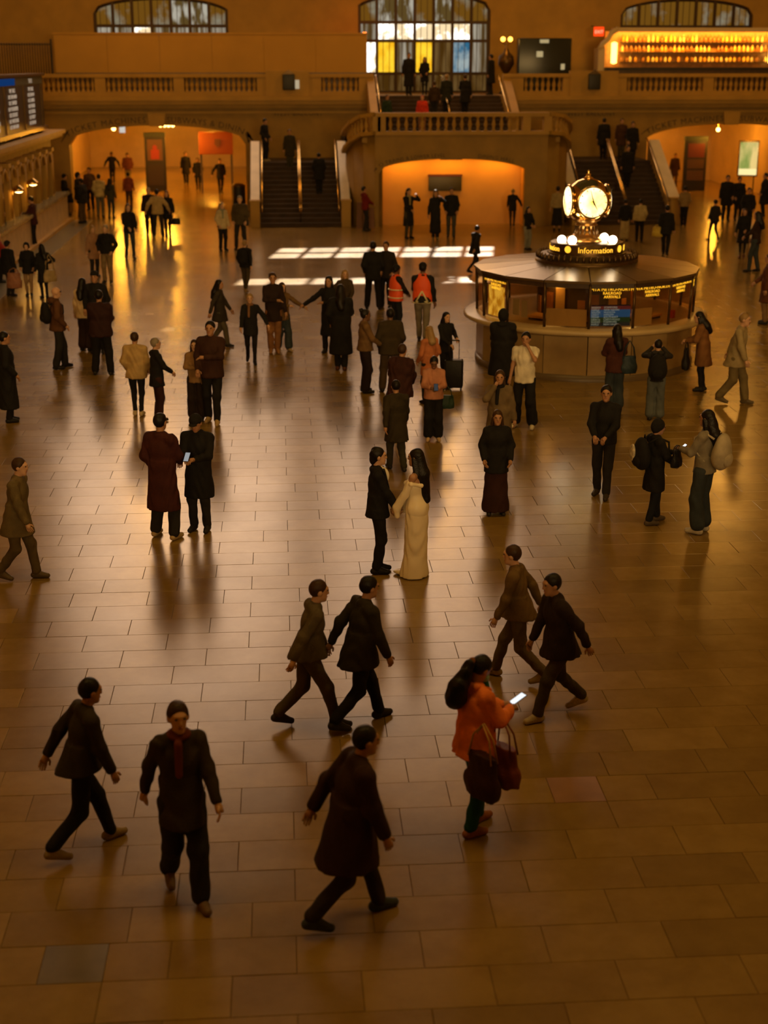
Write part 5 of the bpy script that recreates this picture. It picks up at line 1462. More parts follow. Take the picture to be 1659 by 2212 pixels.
_r, _A, _k = person('person in black knee-length parka with a black backpack holding a lit phone', 5.25, 19.43, 0.00, 1.54, 78, vox=0.0140, legs='step', arms=('phone', 'phonelow'), top=('coat', BLACK, 0.58), bottom=('trousers', NAVY), shoe=(0.10, 0.075, 0.05), hair=('short', HAIRB), hat=('hood', BLACK), skin='mid', nod=14)
pack_print(backpack('black backpack with a pale printed patch on the parka wearer', _A('back'), 78, BLACK, 1.0))
phone('brightly lit phone held out by the parka wearer', _A('lhand') + Vector((0.14, 0.0, 0.06)), 80, 40, 1.4)
_r, _A, _k = person('woman with long black hair in pale grey jacket wearing a beige backpack, far right', 5.83, 18.96, 0.00, 1.78, -48, vox=0.0140, legs='stand', arms=('phone', 'down'), top=('jacket', (0.22, 0.19, 0.14), 0.88), bottom=('wide', JEAN), shoe=(0.55, 0.5, 0.42), hair=('long', HAIRB), skin='mid', fem=True)
backpack('beige backpack on the woman with long black hair', _A('back'), -48, (0.42, 0.36, 0.26), 1.1)
handbag('small black bag hanging at the front of the woman with the beige backpack', _A('lhand') + Vector((-0.05, 0, 0.05)), -48, BLACK, 0.24, 0.26, 0.1, 0.05)
_r, _A, _k = person('person in patterned brown coat shading the eyes, behind the long skirt wearer', 3.46, 22.50, 0.00, 1.64, 190, vox=0.0180, legs='stand', arms=('down', 'face'), top=('coat', (0.15, 0.105, 0.055), 0.62), bottom=('trousers', CHAR), shoe=CHAR, hair=('long', HAIRBR), skin='mid', fem=True, bulk=1.12, opts=('scarf', BLACK))
_r, _A, _k = person('person in white T-shirt and black trousers with a hand to the mouth by the booth', 4.33, 25.20, 0.00, 1.77, 200, vox=0.0180, legs='apart', arms=('face', 'down'), top=('tee', (0.72, 0.66, 0.54), 0.84), bottom=('wide', BLACK), shoe=(0.70, 0.64, 0.52), hair=('short', HAIRB), skin='mid', bulk=1.12)
_r, _A, _k = person('person in bulky long black coat at the left side of the booth', 4.30, 27.71, 0.00, 1.76, 20, vox=0.0180, legs='stand', arms=('phonelow', 'phonelow'), top=('long', BLACK, 0.45), bottom=('trousers', BLACK), hair=('none', HAIRB), hat=('hood', BLACK), skin='mid', bulk=1.25)
_r, _A, _k = person('woman in dark red-brown jacket and blue jeans reading at the booth counter', 6.26, 26.38, 0.00, 1.67, -5, vox=0.0180, legs='stand', arms=('phone', 'phone'), top=('coat', (0.06, 0.018, 0.012), 0.80), bottom=('wide', JEAN), shoe=CHAR, hair=('long', HAIRB), skin='mid', fem=True, bulk=1.12)
handbag('dark blue shoulder bag on the woman reading at the booth', _A('rsh') + Vector((0.08, -0.1, 0.02)), -5, (0.02, 0.035, 0.05), 0.32, 0.34, 0.14, 0.28)
_r, _A, _k = person('person with black backpack and pale jeans raising a phone at the booth', 6.85, 25.59, 0.00, 1.52, 12, vox=0.0180, legs='stand', arms=('raise', 'raise'), top=('jacket', CHAR, 0.86), bottom=('wide', LJEAN), shoe=CHAR, hair=('short', HAIRB), skin='light', fem=True, opts=('furcollar',))
backpack('round black backpack of the person raising a phone at the booth', _A('back'), 12, BLACK, 1.05)
_r, _A, _k = person('woman in flared brown coat and black tights leaning on the right end of the booth', 8.43, 27.97, 0.00, 1.63, -70, vox=0.0180, legs='close', arms=('phone', 'phone'), top=('coat', (0.19, 0.085, 0.028), 0.58), bottom=('slim', BLACK), shoe=BLACK, hair=('long', HAIRB), skin='light', fem=True, lean=12, bulk=1.15)
handbag('black tote bag beside the brown flared coat at the booth', _A('lhand') + Vector((-0.02, -0.1, 0.0)), -70, BLACK, 0.36, 0.42, 0.14, 0.12)
_r, _A, _k = person('person in pale beige coat walking past the right end of the booth', 8.72, 26.83, 0.00, 1.81, 120, vox=0.0180, legs='walk', arms=('swingb', 'swingf'), top=('coat', (0.32, 0.25, 0.13), 0.72), bottom=('baggy', (0.16, 0.12, 0.055)), shoe=(0.12, 0.09, 0.05), hair=('short', BLOND), skin='light', lean=8)
_r, _A, _k = person('man in brown jacket with sunglasses and black backpack, front of the left group', -4.86, 31.18, 0.00, 1.78, 72, vox=0.0230, legs='step', arms=('pocket', 'pocket'), top=('jacket', (0.095, 0.040, 0.016), 0.82), bottom=('baggy', CHAR), shoe=BLACK, hair=('none', HAIRBR), skin='light', bulk=1.12, opts=('hood',))
backpack('black backpack of the man with sunglasses', _A('back'), 72, BLACK, 1.0)
sunglasses(_r, _k)
_r, _A, _k = person('woman with long black hair in cream jacket and dark flared trousers, left group', -4.55, 33.16, 0.00, 1.68, 25, vox=0.0230, legs='stand', arms=('down', 'bag'), top=('puffer', (0.68, 0.52, 0.32), 0.80), bottom=('wide', (0.03, 0.015, 0.012)), shoe=BLACK, hair=('long', HAIRB), skin='light', fem=True)
_r, _A, _k = person('person in bulky dark maroon jacket seen from behind, left group', -3.85, 30.43, 0.00, 1.82, 4, vox=0.0230, legs='apart', arms=('phonelow', 'phonelow'), top=('puffer', (0.030, 0.011, 0.010), 0.80), bottom=('baggy', BLACK), shoe=CHAR, hair=('short', HAIRB), skin='mid', bulk=1.1)
_r, _A, _k = person('person in black jacket and black cap behind the maroon jacket, left group', -4.23, 32.92, 0.00, 1.87, 190, vox=0.0230, legs='stand', arms=('pocket', 'pocket'), top=('jacket', BLACK), bottom=('trousers', BLACK), hair=('short', HAIRB), hat=('beanie', BLACK), skin='mid')
_r, _A, _k = person('man in black sweater and khaki trousers behind the left group', -5.24, 43.90, 0.00, 1.74, 195, vox=0.0280, legs='stand', arms=('hips', 'hips'), top=('sweater', BLACK, 0.9), bottom=('trousers', (0.22, 0.15, 0.075)), shoe=CHAR, hair=('short', GREYH), skin='light', bulk=1.12)
_r, _A, _k = person('fair-haired woman in pale pink coat beside the man in khaki trousers', -5.81, 45.32, 0.00, 1.56, 150, vox=0.0280, legs='stand', arms=('down', 'down'), top=('coat', (0.36, 0.20, 0.12), 0.62), bottom=('trousers', CHAR), hair=('long', BLOND), skin='light', fem=True)
_r, _A, _k = person('woman in black jacket and slim dark jeans standing alone left of centre', -5.12, 49.47, 0.00, 1.85, 160, vox=0.0280, legs='step', arms=('pocket', 'phonelow'), top=('jacket', BLACK, 0.84), bottom=('slim', JEAN), shoe=(0.10, 0.08, 0.06), hair=('long', HAIRBR), skin='light', fem=True)
_r, _A, _k = person('person in long black coat at the left picture edge', -5.08, 26.29, 0.00, 1.69, 70, vox=0.0180, legs='close', arms=('pocket', 'pocket'), top=('long', BLACK, 0.28), bottom=('trousers', BLACK), hair=('short', HAIRB), skin='mid', bulk=1.12)
_r, _A, _k = person('person in beige jacket and black slim trousers seen from behind, left of centre', -2.76, 26.64, 0.00, 1.59, 8, vox=0.0180, legs='close', arms=('pocket', 'pocket'), top=('puffer', (0.46, 0.31, 0.13), 0.80), bottom=('slim', BLACK), shoe=(0.5, 0.4, 0.25), hair=('short', HAIRBR), skin='mid')
_r, _A, _k = person('fair person in black jacket turned right beside the beige jacket', -2.35, 26.24, 0.00, 1.55, 68, vox=0.0180, legs='stand', arms=('phonelow', 'phonelow'), top=('jacket', BLACK, 0.74), bottom=('trousers', (0.035, 0.012, 0.008)), shoe=CHAR, hair=('short', GREYH), skin='light')
_r, _A, _k = person('woman in brown and cream top walking arm in arm with the man in dark plaid', -1.63, 26.19, 0.00, 1.52, 186, vox=0.0180, legs='stand', arms=('pocket', 'cross'), top=('jacket', (0.24, 0.135, 0.055), 0.84), bottom=('wide', (0.018, 0.010, 0.008)), shoe=CHAR, hair=('long', HAIRBR), skin='light', fem=True)
_r, _A, _k = person('man in dark maroon plaid jacket towering behind the brown and cream top', -1.32, 25.95, 0.00, 1.90, 190, vox=0.0180, legs='step', arms=('cross', 'pocket'), top=('jacket', (0.040, 0.016, 0.010), 0.80), bottom=('trousers', BLACK), shoe=(0.42, 0.3, 0.15), hair=('short', HAIRB), skin='mid', bulk=1.1)
_r, _A, _k = person('woman in black coat striding toward the camera, left of the pale floor glare', -0.72, 31.49, 0.00, 1.56, 178, vox=0.0230, legs='walk', arms=('wide', 'swingf'), top=('coat', BLACK, 0.70), bottom=('slim', BLACK), hair=('short', BLOND), skin='light', fem=True, opts=('scarf', (0.2, 0.1, 0.05)))
_r, _A, _k = person('thin person in dark coat with grey trousers walking past the striding woman', -1.47, 33.51, 0.00, 1.58, 100, vox=0.0230, legs='walkr', arms=('swingf', 'swingb'), top=('coat', (0.035, 0.028, 0.02), 0.66), bottom=('trousers', (0.10, 0.085, 0.06)), shoe=CHAR, hair=('long', HAIRB), skin='mid', fem=True)
_r, _A, _k = person('woman in long dark brown coat arm in arm, left of the outstretched arm', -0.22, 32.63, 0.00, 1.84, 176, vox=0.0230, legs='close', arms=('down', 'cross'), top=('coat', (0.022, 0.011, 0.008), 0.70), bottom=('trousers', (0.22, 0.10, 0.04)), shoe=(0.3, 0.15, 0.06), hair=('short', HAIRBR), skin='mid', fem=True)
_r, _A, _k = person('woman in tan jacket and blue jeans stretching one arm out to the right', -0.01, 32.84, 0.00, 1.58, 150, vox=0.0230, legs='step', arms=('out', 'cross'), top=('jacket', (0.16, 0.09, 0.035), 0.80), bottom=('wide', JEAN), shoe=(0.4, 0.3, 0.2), hair=('long', HAIRBR), skin='light', fem=True)
_r, _A, _k = person('woman with long curly dark hair in black coat reaching an arm to the left', 1.05, 32.54, 0.00, 1.76, 200, vox=0.0230, legs='stand', arms=('cross', 'out'), top=('long', BLACK, 0.40), bottom=('trousers', BLACK), shoe=CHAR, hair=('long', HAIRB), skin='mid', fem=True)
_r, _A, _k = person('person in ankle-length black coat and brown boots in front of the curly-haired woman', 1.23, 30.55, 0.00, 1.86, 6, vox=0.0230, legs='close', arms=('pocket', 'phonelow'), top=('long', BLACK, 0.34), bottom=('trousers', BLACK), shoe=(0.09, 0.03, 0.012), hair=('long', HAIRB), skin='mid', bulk=1.08, opts=('boots',))
_r, _A, _k = person('fair-haired woman in dark jacket behind the black coats at mid floor', 1.51, 34.87, 0.00, 1.58, 170, vox=0.0230, legs='stand', arms=('phonelow', 'out'), top=('jacket', (0.05, 0.035, 0.02)), bottom=('trousers', (0.25, 0.18, 0.10)), hair=('bob', BLOND), skin='light', fem=True)
_r, _A, _k = person('person in black backpack jacket walking away toward the sun patches', -1.06, 41.77, 0.00, 1.52, 15, vox=0.0230, legs='walk', arms=('pocket', 'swingb'), top=('jacket', BLACK, 0.84), bottom=('slim', (0.06, 0.045, 0.025)), shoe=(0.3, 0.2, 0.1), hair=('short', BLOND), skin='light')
backpack('small black backpack heading toward the sun patches', _A('back'), 15, BLACK, 0.9)
_r, _A, _k = person('woman in cream coat and black trousers near the left stairs', -2.07, 51.52, 0.00, 1.69, 150, vox=0.0280, legs='stand', arms=('down', 'pocket'), top=('coat', (0.52, 0.42, 0.25), 0.80), bottom=('trousers', BLACK), hair=('bob', GREYH), skin='light', fem=True, opts=('scarf', (0.25, 0.28, 0.22)))
_r, _A, _k = person('man in olive-brown jacket with a shoulder bag near the left stairs', -1.44, 51.74, 0.00, 1.90, 190, vox=0.0280, legs='apart', arms=('pocket', 'pocket'), top=('jacket', (0.065, 0.048, 0.022), 0.82), bottom=('trousers', CHAR), hair=('short', GREYH), skin='light', bulk=1.2)
handbag('black shoulder bag on the olive-brown jacket near the left stairs', _A('lhip') + Vector((-0.05, -0.1, 0.25)), 190, BLACK, 0.3, 0.22, 0.12, 0.12)
_r, _A, _k = person('taller man in black suit seen from behind by the sun patches', 2.43, 38.56, 0.00, 1.82, 5, vox=0.0230, legs='apart', arms=('pocket', 'pocket'), top=('jacket', BLACK, 0.76), bottom=('baggy', BLACK), hair=('short', HAIRB), skin='mid', bulk=1.12)
_r, _A, _k = person('man in black jacket standing right of the taller black suit', 2.80, 38.84, 0.00, 1.78, 200, vox=0.0230, legs='stand', arms=('pocket', 'phonelow'), top=('jacket', (0.018, 0.013, 0.009), 0.78), bottom=('trousers', BLACK), hair=('short', HAIRBR), skin='mid')
_r, _A, _k = person('worker in orange safety vest and black beanie turned right', 2.75, 34.79, 0.00, 1.69, 62, vox=0.0230, legs='stand', arms=('phonelow', 'phonelow'), top=('jacket', (0.02, 0.014, 0.012), 0.86), bottom=('trousers', NAVY), hair=('short', HAIRB), hat=('beanie', BLACK), skin='dark', bulk=1.05)
vest(_r, _k, False)
_r, _A, _k = person('worker in orange safety vest with a pale triangle on the back and grey trousers', 3.30, 33.77, 0.00, 1.89, 10, vox=0.0230, legs='walk', arms=('phonelow', 'down'), top=('jacket', BLACK, 0.88), bottom=('trousers', (0.20, 0.17, 0.13)), shoe=CHAR, hair=('short', HAIRB), hat=('cap', BLACK), skin='dark', bulk=1.08)
vest(_r, _k, True)
_r, _A, _k = person('person in brown sweater and dark trousers facing right at the centre', 1.62, 28.32, 0.00, 1.69, 80, vox=0.0180, legs='stand', arms=('phonelow', 'phonelow'), top=('sweater', (0.15, 0.085, 0.035), 0.90), bottom=('baggy', (0.018, 0.010, 0.010)), shoe=BLACK, hair=('bun', HAIRB), skin='dark', bulk=1.1)
_r, _A, _k = person('broad person in dark olive jacket seen from behind at the centre', 2.13, 28.37, 0.00, 1.70, -4, vox=0.0180, legs='apart', arms=('pocket', 'pocket'), top=('jacket', (0.040, 0.028, 0.012), 0.80), bottom=('baggy', (0.07, 0.045, 0.025)), shoe=CHAR, hair=('short', HAIRB), skin='dark', bulk=1.3)
_r, _A, _k = person('broad person in dark maroon jacket walking at the centre', 2.04, 24.88, 0.00, 1.64, 30, vox=0.0180, legs='walk', arms=('swingf', 'phonelow'), top=('puffer', (0.040, 0.013, 0.010), 0.74), bottom=('trousers', BLACK), hair=('short', HAIRBR), skin='mid', bulk=1.15, lean=8)
_r, _A, _k = person('person in black and olive coat walking away just behind the couple', 1.79, 22.45, 0.00, 1.52, 350, vox=0.0180, legs='walk', arms=('swingb', 'swingf'), top=('coat', (0.030, 0.022, 0.010), 0.60), bottom=('trousers', (0.04, 0.035, 0.02)), shoe=CHAR, hair=('short', HAIRB), skin='mid', lean=5)
_r, _A, _k = person('fair-haired woman in peach-pink coat behind the pink sweater', 2.80, 27.25, 0.00, 1.53, -30, vox=0.0180, legs='stand', arms=('pocket', 'pocket'), top=('coat', (0.46, 0.16, 0.065), 0.66), bottom=('trousers', CHAR), hair=('bob', BLOND), skin='light', fem=True)
_r, _A, _k = person('woman with long black hair in black jacket holding a suitcase handle', 3.31, 28.90, 0.00, 1.52, 150, vox=0.0180, legs='close', arms=('bag', 'phonelow'), top=('jacket', BLACK, 0.80), bottom=('trousers', BLACK), shoe=CHAR, hair=('long', HAIRB), skin='light', fem=True)
suitcase('black suitcase with a pull handle beside the black-haired woman', 3.312 + 0.12, 28.904 - 0.42, 10, BLACK)
_r, _A, _k = person('woman in pale pink sweater and black jeans looking at a phone at the centre', 2.59, 24.38, 0.00, 1.52, 184, vox=0.0180, legs='stand', arms=('phone', 'phone'), top=('sweater', (0.45, 0.20, 0.12), 0.88), bottom=('wide', BLACK), shoe=(0.50, 0.36, 0.22), hair=('tail', HAIRB), skin='dark', fem=True, nod=24, bulk=1.15)
handbag('dark green bag at the side of the pink sweater', _A('lhip') + Vector((0.06, 0, 0.2)), 184, (0.02, 0.045, 0.03), 0.26, 0.24, 0.1, 0.15)
phone('dark phone held by the woman in the pink sweater', _A('rhand') + Vector((0.08, -0.1, 0.03)), 4, 40, 0.05)
_r, _A, _k = person('man in dark coat left of the cream sweater in the trio near the left passage', -5.05, 56.61, 0.00, 1.80, 175, vox=0.0280, legs='stand', arms=('down', 'down'), top=('coat', (0.022, 0.012, 0.008), 0.74), bottom=('trousers', BLACK), hair=('short', GREYH), skin='light')
_r, _A, _k = person('person in cream sweater in the middle of the trio near the left passage', -4.68, 55.96, 0.00, 1.80, 0, vox=0.0280, legs='apart', arms=('wide', 'wide'), top=('sweater', (0.42, 0.30, 0.13), 0.84), bottom=('trousers', CHAR), hair=('short', HAIRB), skin='mid', bulk=1.2)
_r, _A, _k = person('woman in black coat with a handbag right of the trio near the left passage', -4.33, 56.24, 0.00, 1.71, 185, vox=0.0280, legs='close', arms=('down', 'pocket'), top=('coat', BLACK, 0.66), bottom=('slim', BLACK), hair=('long', HAIRBR), skin='light', fem=True)
handbag('black handbag hanging from the hand of the woman in the trio', _A('lhand') + Vector((0.06, -0.02, 0.02)), 185, BLACK, 0.36, 0.24, 0.14, 0.2)
_r, _A, _k = person('person in cream hooded jacket and grey jeans facing the left passage', -7.73, 63.42, 0.00, 1.83, 8, vox=0.0280, legs='stand', arms=('pocket', 'pocket'), top=('puffer', (0.50, 0.38, 0.17), 0.84), bottom=('trousers', (0.12, 0.11, 0.08)), hair=('short', HAIRB), skin='mid', opts=('hood',))
_r, _A, _k = person('woman with long dark hair and jeans beside the cream hooded jacket', -7.23, 63.00, 0.00, 1.68, 20, vox=0.0280, legs='stand', arms=('down', 'down'), top=('jacket', (0.05, 0.045, 0.02), 0.82), bottom=('slim', JEAN), hair=('long', HAIRB), skin='mid', fem=True)
_r, _A, _k = person('person in bulky black jacket and brown trousers in the counter queue', -8.18, 61.20, 0.00, 1.82, -60, vox=0.0280, legs='stand', arms=('pocket', 'down'), top=('puffer', BLACK, 0.78), bottom=('trousers', (0.09, 0.055, 0.02)), hair=('short', HAIRB), skin='dark', bulk=1.15)
_r, _A, _k = person('person in dark jacket with a black bag at the counter corner', -9.32, 64.30, 0.00, 1.78, 60, vox=0.0280, legs='step', arms=('down', 'bag'), top=('jacket', BLACK, 0.82), bottom=('trousers', BLACK), hair=('short', HAIRB), hat=('cap', BLACK), skin='mid')
handbag('large black bag held at the counter corner', _A('rhand') + Vector((0.05, -0.05, 0.0)), 60, BLACK, 0.42, 0.4, 0.2, 0.15)
_r, _A, _k = person('dark-haired person in brown top behind the counter queue', -8.52, 66.53, 0.00, 1.90, 190, vox=0.0280, legs='stand', arms=('down', 'down'), top=('jacket', (0.10, 0.05, 0.02)), bottom=('trousers', BLACK), hair=('short', HAIRB), skin='mid')
_r, _A, _k = person('person in black parka at the end of the counter queue', -8.61, 63.48, 0.00, 1.90, 100, vox=0.0280, legs='stand', arms=('pocket', 'pocket'), top=('coat', BLACK, 0.7), bottom=('trousers', BLACK), hair=('none', HAIRB), hat=('hood', BLACK), skin='mid', bulk=1.15)
_r, _A, _k = person('person in dark red jacket using a phone at the ticket counter', -8.88, 53.07, 0.00, 1.80, -75, vox=0.0280, legs='stand', arms=('phone', 'phonelow'), top=('jacket', (0.045, 0.010, 0.008), 0.78), bottom=('slim', BLACK), hair=('short', HAIRB), skin='mid', nod=15)
phone('lit phone of the person in dark red at the ticket counter', _A('lhand') + Vector((-0.13, 0.02, 0.06)), -75, 40, 1.0)
_r, _A, _k = person('person in big black coat with a pinkish bag at the left picture edge', -7.73, 41.54, 0.00, 1.57, 40, vox=0.0280, legs='stand', arms=('down', 'down'), top=('coat', BLACK, 0.70), bottom=('trousers', CHAR), hair=('short', HAIRB), hat=('beanie', BLACK), skin='mid', bulk=1.25)
handbag('large pinkish shopping bag in front of the big black coat', _A('rhand') + Vector((0.0, -0.25, 0.05)), 0, (0.30, 0.13, 0.08), 0.42, 0.44, 0.2, 0.12, 'shopping_bag')
_r, _A, _k = person('short person in black hooded coat and tan leggings between two black coats on the left', -7.19, 41.50, 0.00, 1.52, 180, vox=0.0280, legs='close', arms=('pocket', 'pocket'), top=('coat', BLACK, 0.74), bottom=('slim', (0.30, 0.19, 0.10)), shoe=BLACK, hair=('none', HAIRB), hat=('hood', BLACK), skin='light', fem=True)
_r, _A, _k = person('woman with long dark hair in black coat carrying a beige tote bag, left', -6.69, 41.05, 0.00, 1.53, -30, vox=0.0230, legs='close', arms=('down', 'bag'), top=('coat', BLACK, 0.52), bottom=('slim', BLACK), hair=('long', HAIRB), skin='light', fem=True)
handbag('beige tote bag on the shoulder of the woman in black, left', _A('rsh') + Vector((0.06, -0.1, 0.0)), -30, (0.36, 0.26, 0.13), 0.38, 0.34, 0.14, 0.42, 'tote_bag')
_r, _A, _k = person('dark-haired person in green-black jacket at the left edge near the counter', -9.34, 49.77, 0.00, 1.62, 60, vox=0.0280, legs='stand', arms=('pocket', 'pocket'), top=('jacket', (0.018, 0.020, 0.012)), bottom=('trousers', BLACK), hair=('long', HAIRB), skin='mid', fem=True)
_r, _A, _k = person('person in red jacket cut by the left picture edge', -8.51, 44.32, 0.00, 1.52, 80, vox=0.0280, legs='stand', arms=('cross', 'cross'), top=('puffer', (0.30, 0.025, 0.015)), bottom=('trousers', BLACK), hair=('short', HAIRB), skin='light')
_r, _A, _k = person('person in black jacket walking out of the left passage, left of the brown jacket', -9.17, 81.50, 0.00, 1.72, 180, vox=0.0280, legs='close', arms=('wide', 'wide'), top=('jacket', BLACK), bottom=('slim', BLACK), hair=('short', HAIRB), skin='dark')
_r, _A, _k = person('person in brown jacket and pale trousers in the left passage', -8.17, 80.00, 0.00, 1.75, 180, vox=0.0280, legs='close', arms=('pocket', 'pocket'), top=('puffer', (0.16, 0.05, 0.02)), bottom=('trousers', (0.25, 0.20, 0.08)), hair=('short', HAIRB), skin='mid', bulk=1.1)
_r, _A, _k = person('dark figure in a long coat deep in the left passage near the chandelier', -5.13, 81.00, 0.00, 1.75, 180, vox=0.0280, legs='walk', arms=('down', 'down'), top=('coat', BLACK), bottom=('trousers', BLACK), hair=('short', HAIRB), skin='mid')
_r, _A, _k = person('silhouette in black coat walking in the left passage, left of the pair by the fascia', -4.25, 76.81, 0.00, 1.69, 180, vox=0.0280, legs='walk', arms=('pocket', 'pocket'), top=('coat', BLACK, 0.7), bottom=('slim', BLACK), hair=('short', HAIRB), skin='mid')
_r, _A, _k = person('silhouette in black jacket walking in the left passage, right of the pair by the fascia', -3.01, 74.51, 0.00, 1.78, 170, vox=0.0280, legs='walkr', arms=('pocket', 'wide'), top=('jacket', BLACK, 0.76), bottom=('slim', BLACK), hair=('short', HAIRB), skin='mid')
_r, _A, _k = person('person in red-brown top in front of the dark kiosk', -6.86, 67.06, 0.00, 1.64, 10, vox=0.0280, legs='stand', arms=('down', 'down'), top=('sweater', (0.22, 0.05, 0.02)), bottom=('trousers', (0.08, 0.04, 0.02)), hair=('short', HAIRB), skin='mid')
_r, _A, _k = person('person in red and black jacket leaning against the bastion', 3.33, 57.46, 0.00, 1.74, 70, vox=0.0280, legs='step', arms=('phonelow', 'phonelow'), top=('jacket', (0.16, 0.014, 0.010), 0.82), bottom=('trousers', CHAR), shoe=CHAR, hair=('short', HAIRB), skin='mid', lean=-6)
_r, _A, _k = person('person in long black coat turning before the amber alcove, left of the pair', 4.79, 54.69, 0.00, 1.88, 150, vox=0.0280, legs='stand', arms=('raise', 'phonelow'), top=('long', BLACK, 0.45), bottom=('trousers', (0.06, 0.05, 0.025)), hair=('tail', HAIRB), skin='mid', fem=True, opts=('scarf', (0.3, 0.24, 0.1)))
_r, _A, _k = person('woman in long black coat before the dark alcove screen', 5.77, 54.32, 0.00, 1.84, 175, vox=0.0280, legs='close', arms=('raise', 'down'), top=('long', BLACK, 0.24), bottom=('trousers', BLACK), shoe=(0.3, 0.25, 0.15), hair=('long', HAIRBR), skin='mid', fem=True)
_r, _A, _k = person('person in black jacket with jeans right of the long coat before the alcove', 6.43, 54.87, 0.00, 1.88, 185, vox=0.0280, legs='step', arms=('pocket', 'pocket'), top=('jacket', BLACK, 0.78), bottom=('trousers', (0.05, 0.05, 0.045)), hair=('short', HAIRB), skin='mid')
_r, _A, _k = person('person in black jacket walking near the right edge of the alcove', 9.35, 58.55, 0.00, 1.52, 10, vox=0.0280, legs='walk', arms=('swingf', 'wide'), top=('jacket', BLACK, 0.74), bottom=('slim', (0.04, 0.02, 0.01)), hair=('short', BLOND), skin='light')
_r, _A, _k = person('woman in black jacket and pale jeans left of the clock', 8.71, 51.02, 0.00, 1.52, 150, vox=0.0280, legs='close', arms=('phonelow', 'phonelow'), top=('jacket', BLACK, 0.84), bottom=('trousers', (0.20, 0.20, 0.17)), hair=('long', HAIRB), skin='mid', fem=True)
_r, _A, _k = person('dark figure in black jacket striding behind the booth roof, left', 6.06, 45.30, 0.00, 1.52, 60, vox=0.0280, legs='stride', arms=('swingf', 'swingb'), top=('coat', BLACK, 0.7), bottom=('slim', BLACK), hair=('short', HAIRB), skin='mid', lean=8)
_r, _A, _k = person('person in pale shirt and black apron left of the clock ball', 10.84, 56.76, 0.00, 1.75, 10, vox=0.0280, legs='stand', arms=('down', 'down'), top=('sweater', (0.32, 0.24, 0.11), 0.92), bottom=('longskirt', BLACK, 0.25), hair=('short', HAIRB), skin='mid')
_r, _A, _k = person('person in dark jacket and cream trousers right of the clock ball', 12.79, 53.53, 0.00, 1.53, 20, vox=0.0280, legs='stand', arms=('down', 'down'), top=('jacket', BLACK), bottom=('wide', (0.40, 0.30, 0.14)), hair=('short', HAIRB), skin='mid')
_r, _A, _k = person('person in cream jacket and dark trousers right of the clock', 13.27, 53.20, 0.00, 1.56, 10, vox=0.0280, legs='step', arms=('down', 'pocket'), top=('puffer', (0.42, 0.33, 0.16), 0.86), bottom=('trousers', BLACK), hair=('short', HAIRB), skin='mid')
_r, _A, _k = person('tall dark figure with a yellow bag beyond the booth roof, right', 13.20, 49.16, 0.00, 1.73, 20, vox=0.0280, legs='walk', arms=('pocket', 'down'), top=('coat', BLACK, 0.74), bottom=('trousers', BLACK), hair=('short', HAIRB), skin='mid')
handbag('yellow bag beside the tall dark figure beyond the booth', _A('lhand') + Vector((-0.1, -0.05, 0.1)), 20, (0.5, 0.36, 0.05), 0.4, 0.34, 0.16, 0.05)
_r, _A, _k = person('person in beige sweater and black trousers near the right passage', 16.28, 58.06, 0.00, 1.62, 5, vox=0.0280, legs='close', arms=('pocket', 'pocket'), top=('sweater', (0.26, 0.17, 0.07), 0.88), bottom=('trousers', BLACK), hair=('short', HAIRB), skin='mid')
_r, _A, _k = person('slim dark figure walking by the golden floor reflection, right', 16.11, 53.29, 0.00, 1.52, -20, vox=0.0280, legs='walk', arms=('pocket', 'pocket'), top=('jacket', CHAR, 0.80), bottom=('slim', CHAR), hair=('short', HAIRB), skin='mid')
_r, _A, _k = person('tall person in black coat near the right kiosk', 18.61, 60.04, 0.00, 1.90, 185, vox=0.0280, legs='stand', arms=('pocket', 'down'), top=('coat', BLACK, 0.6), bottom=('trousers', BLACK), hair=('short', HAIRB), skin='mid', bulk=1.05)
_r, _A, _k = person('broad person in black coat second from the right kiosk', 19.22, 60.37, 0.00, 1.80, 175, vox=0.0280, legs='stand', arms=('pocket', 'pocket'), top=('coat', BLACK, 0.66), bottom=('trousers', BLACK), hair=('short', HAIRB), skin='mid', bulk=1.15)
_r, _A, _k = person('woman in black skirt and tan tights, right side crowd', 15.62, 48.25, 0.00, 1.67, 200, vox=0.0280, legs='close', arms=('phonelow', 'down'), top=('jacket', BLACK, 0.80), bottom=('skirt', BLACK, 0.55), shoe=(0.12, 0.05, 0.02), hair=('long', HAIRBR), skin='mid', fem=True)
_r, _A, _k = person('woman in dark brown jacket and jeans, right side crowd', 14.95, 44.89, 0.00, 1.90, -60, vox=0.0280, legs='step', arms=('phonelow', 'pocket'), top=('jacket', (0.03, 0.015, 0.010), 0.82), bottom=('trousers', JEAN), hair=('long', HAIRB), skin='mid', fem=True)
_r, _A, _k = person('tall dark figure cut by the right picture edge near the lit poster', 20.81, 61.80, 0.00, 1.85, -80, vox=0.0280, legs='stand', arms=('pocket', 'pocket'), top=('coat', BLACK, 0.5), bottom=('trousers', BLACK), hair=('short', HAIRB), skin='mid', bulk=1.2)
_r, _A, _k = person('person in dark red-brown coat cut by the right edge beside the booth', 12.24, 35.56, 0.00, 1.78, -70, vox=0.0230, legs='stand', arms=('down', 'phonelow'), top=('coat', (0.10, 0.035, 0.015), 0.55), bottom=('trousers', (0.2, 0.12, 0.06)), hair=('short', HAIRBR), skin='mid', bulk=1.1)
_r, _A, _k = person('dark figure before the lit poster frame in the right crowd', 18.06, 55.45, 0.00, 1.76, 190, vox=0.0280, legs='stand', arms=('pocket', 'pocket'), top=('jacket', BLACK), bottom=('trousers', BLACK), hair=('short', HAIRB), skin='mid')
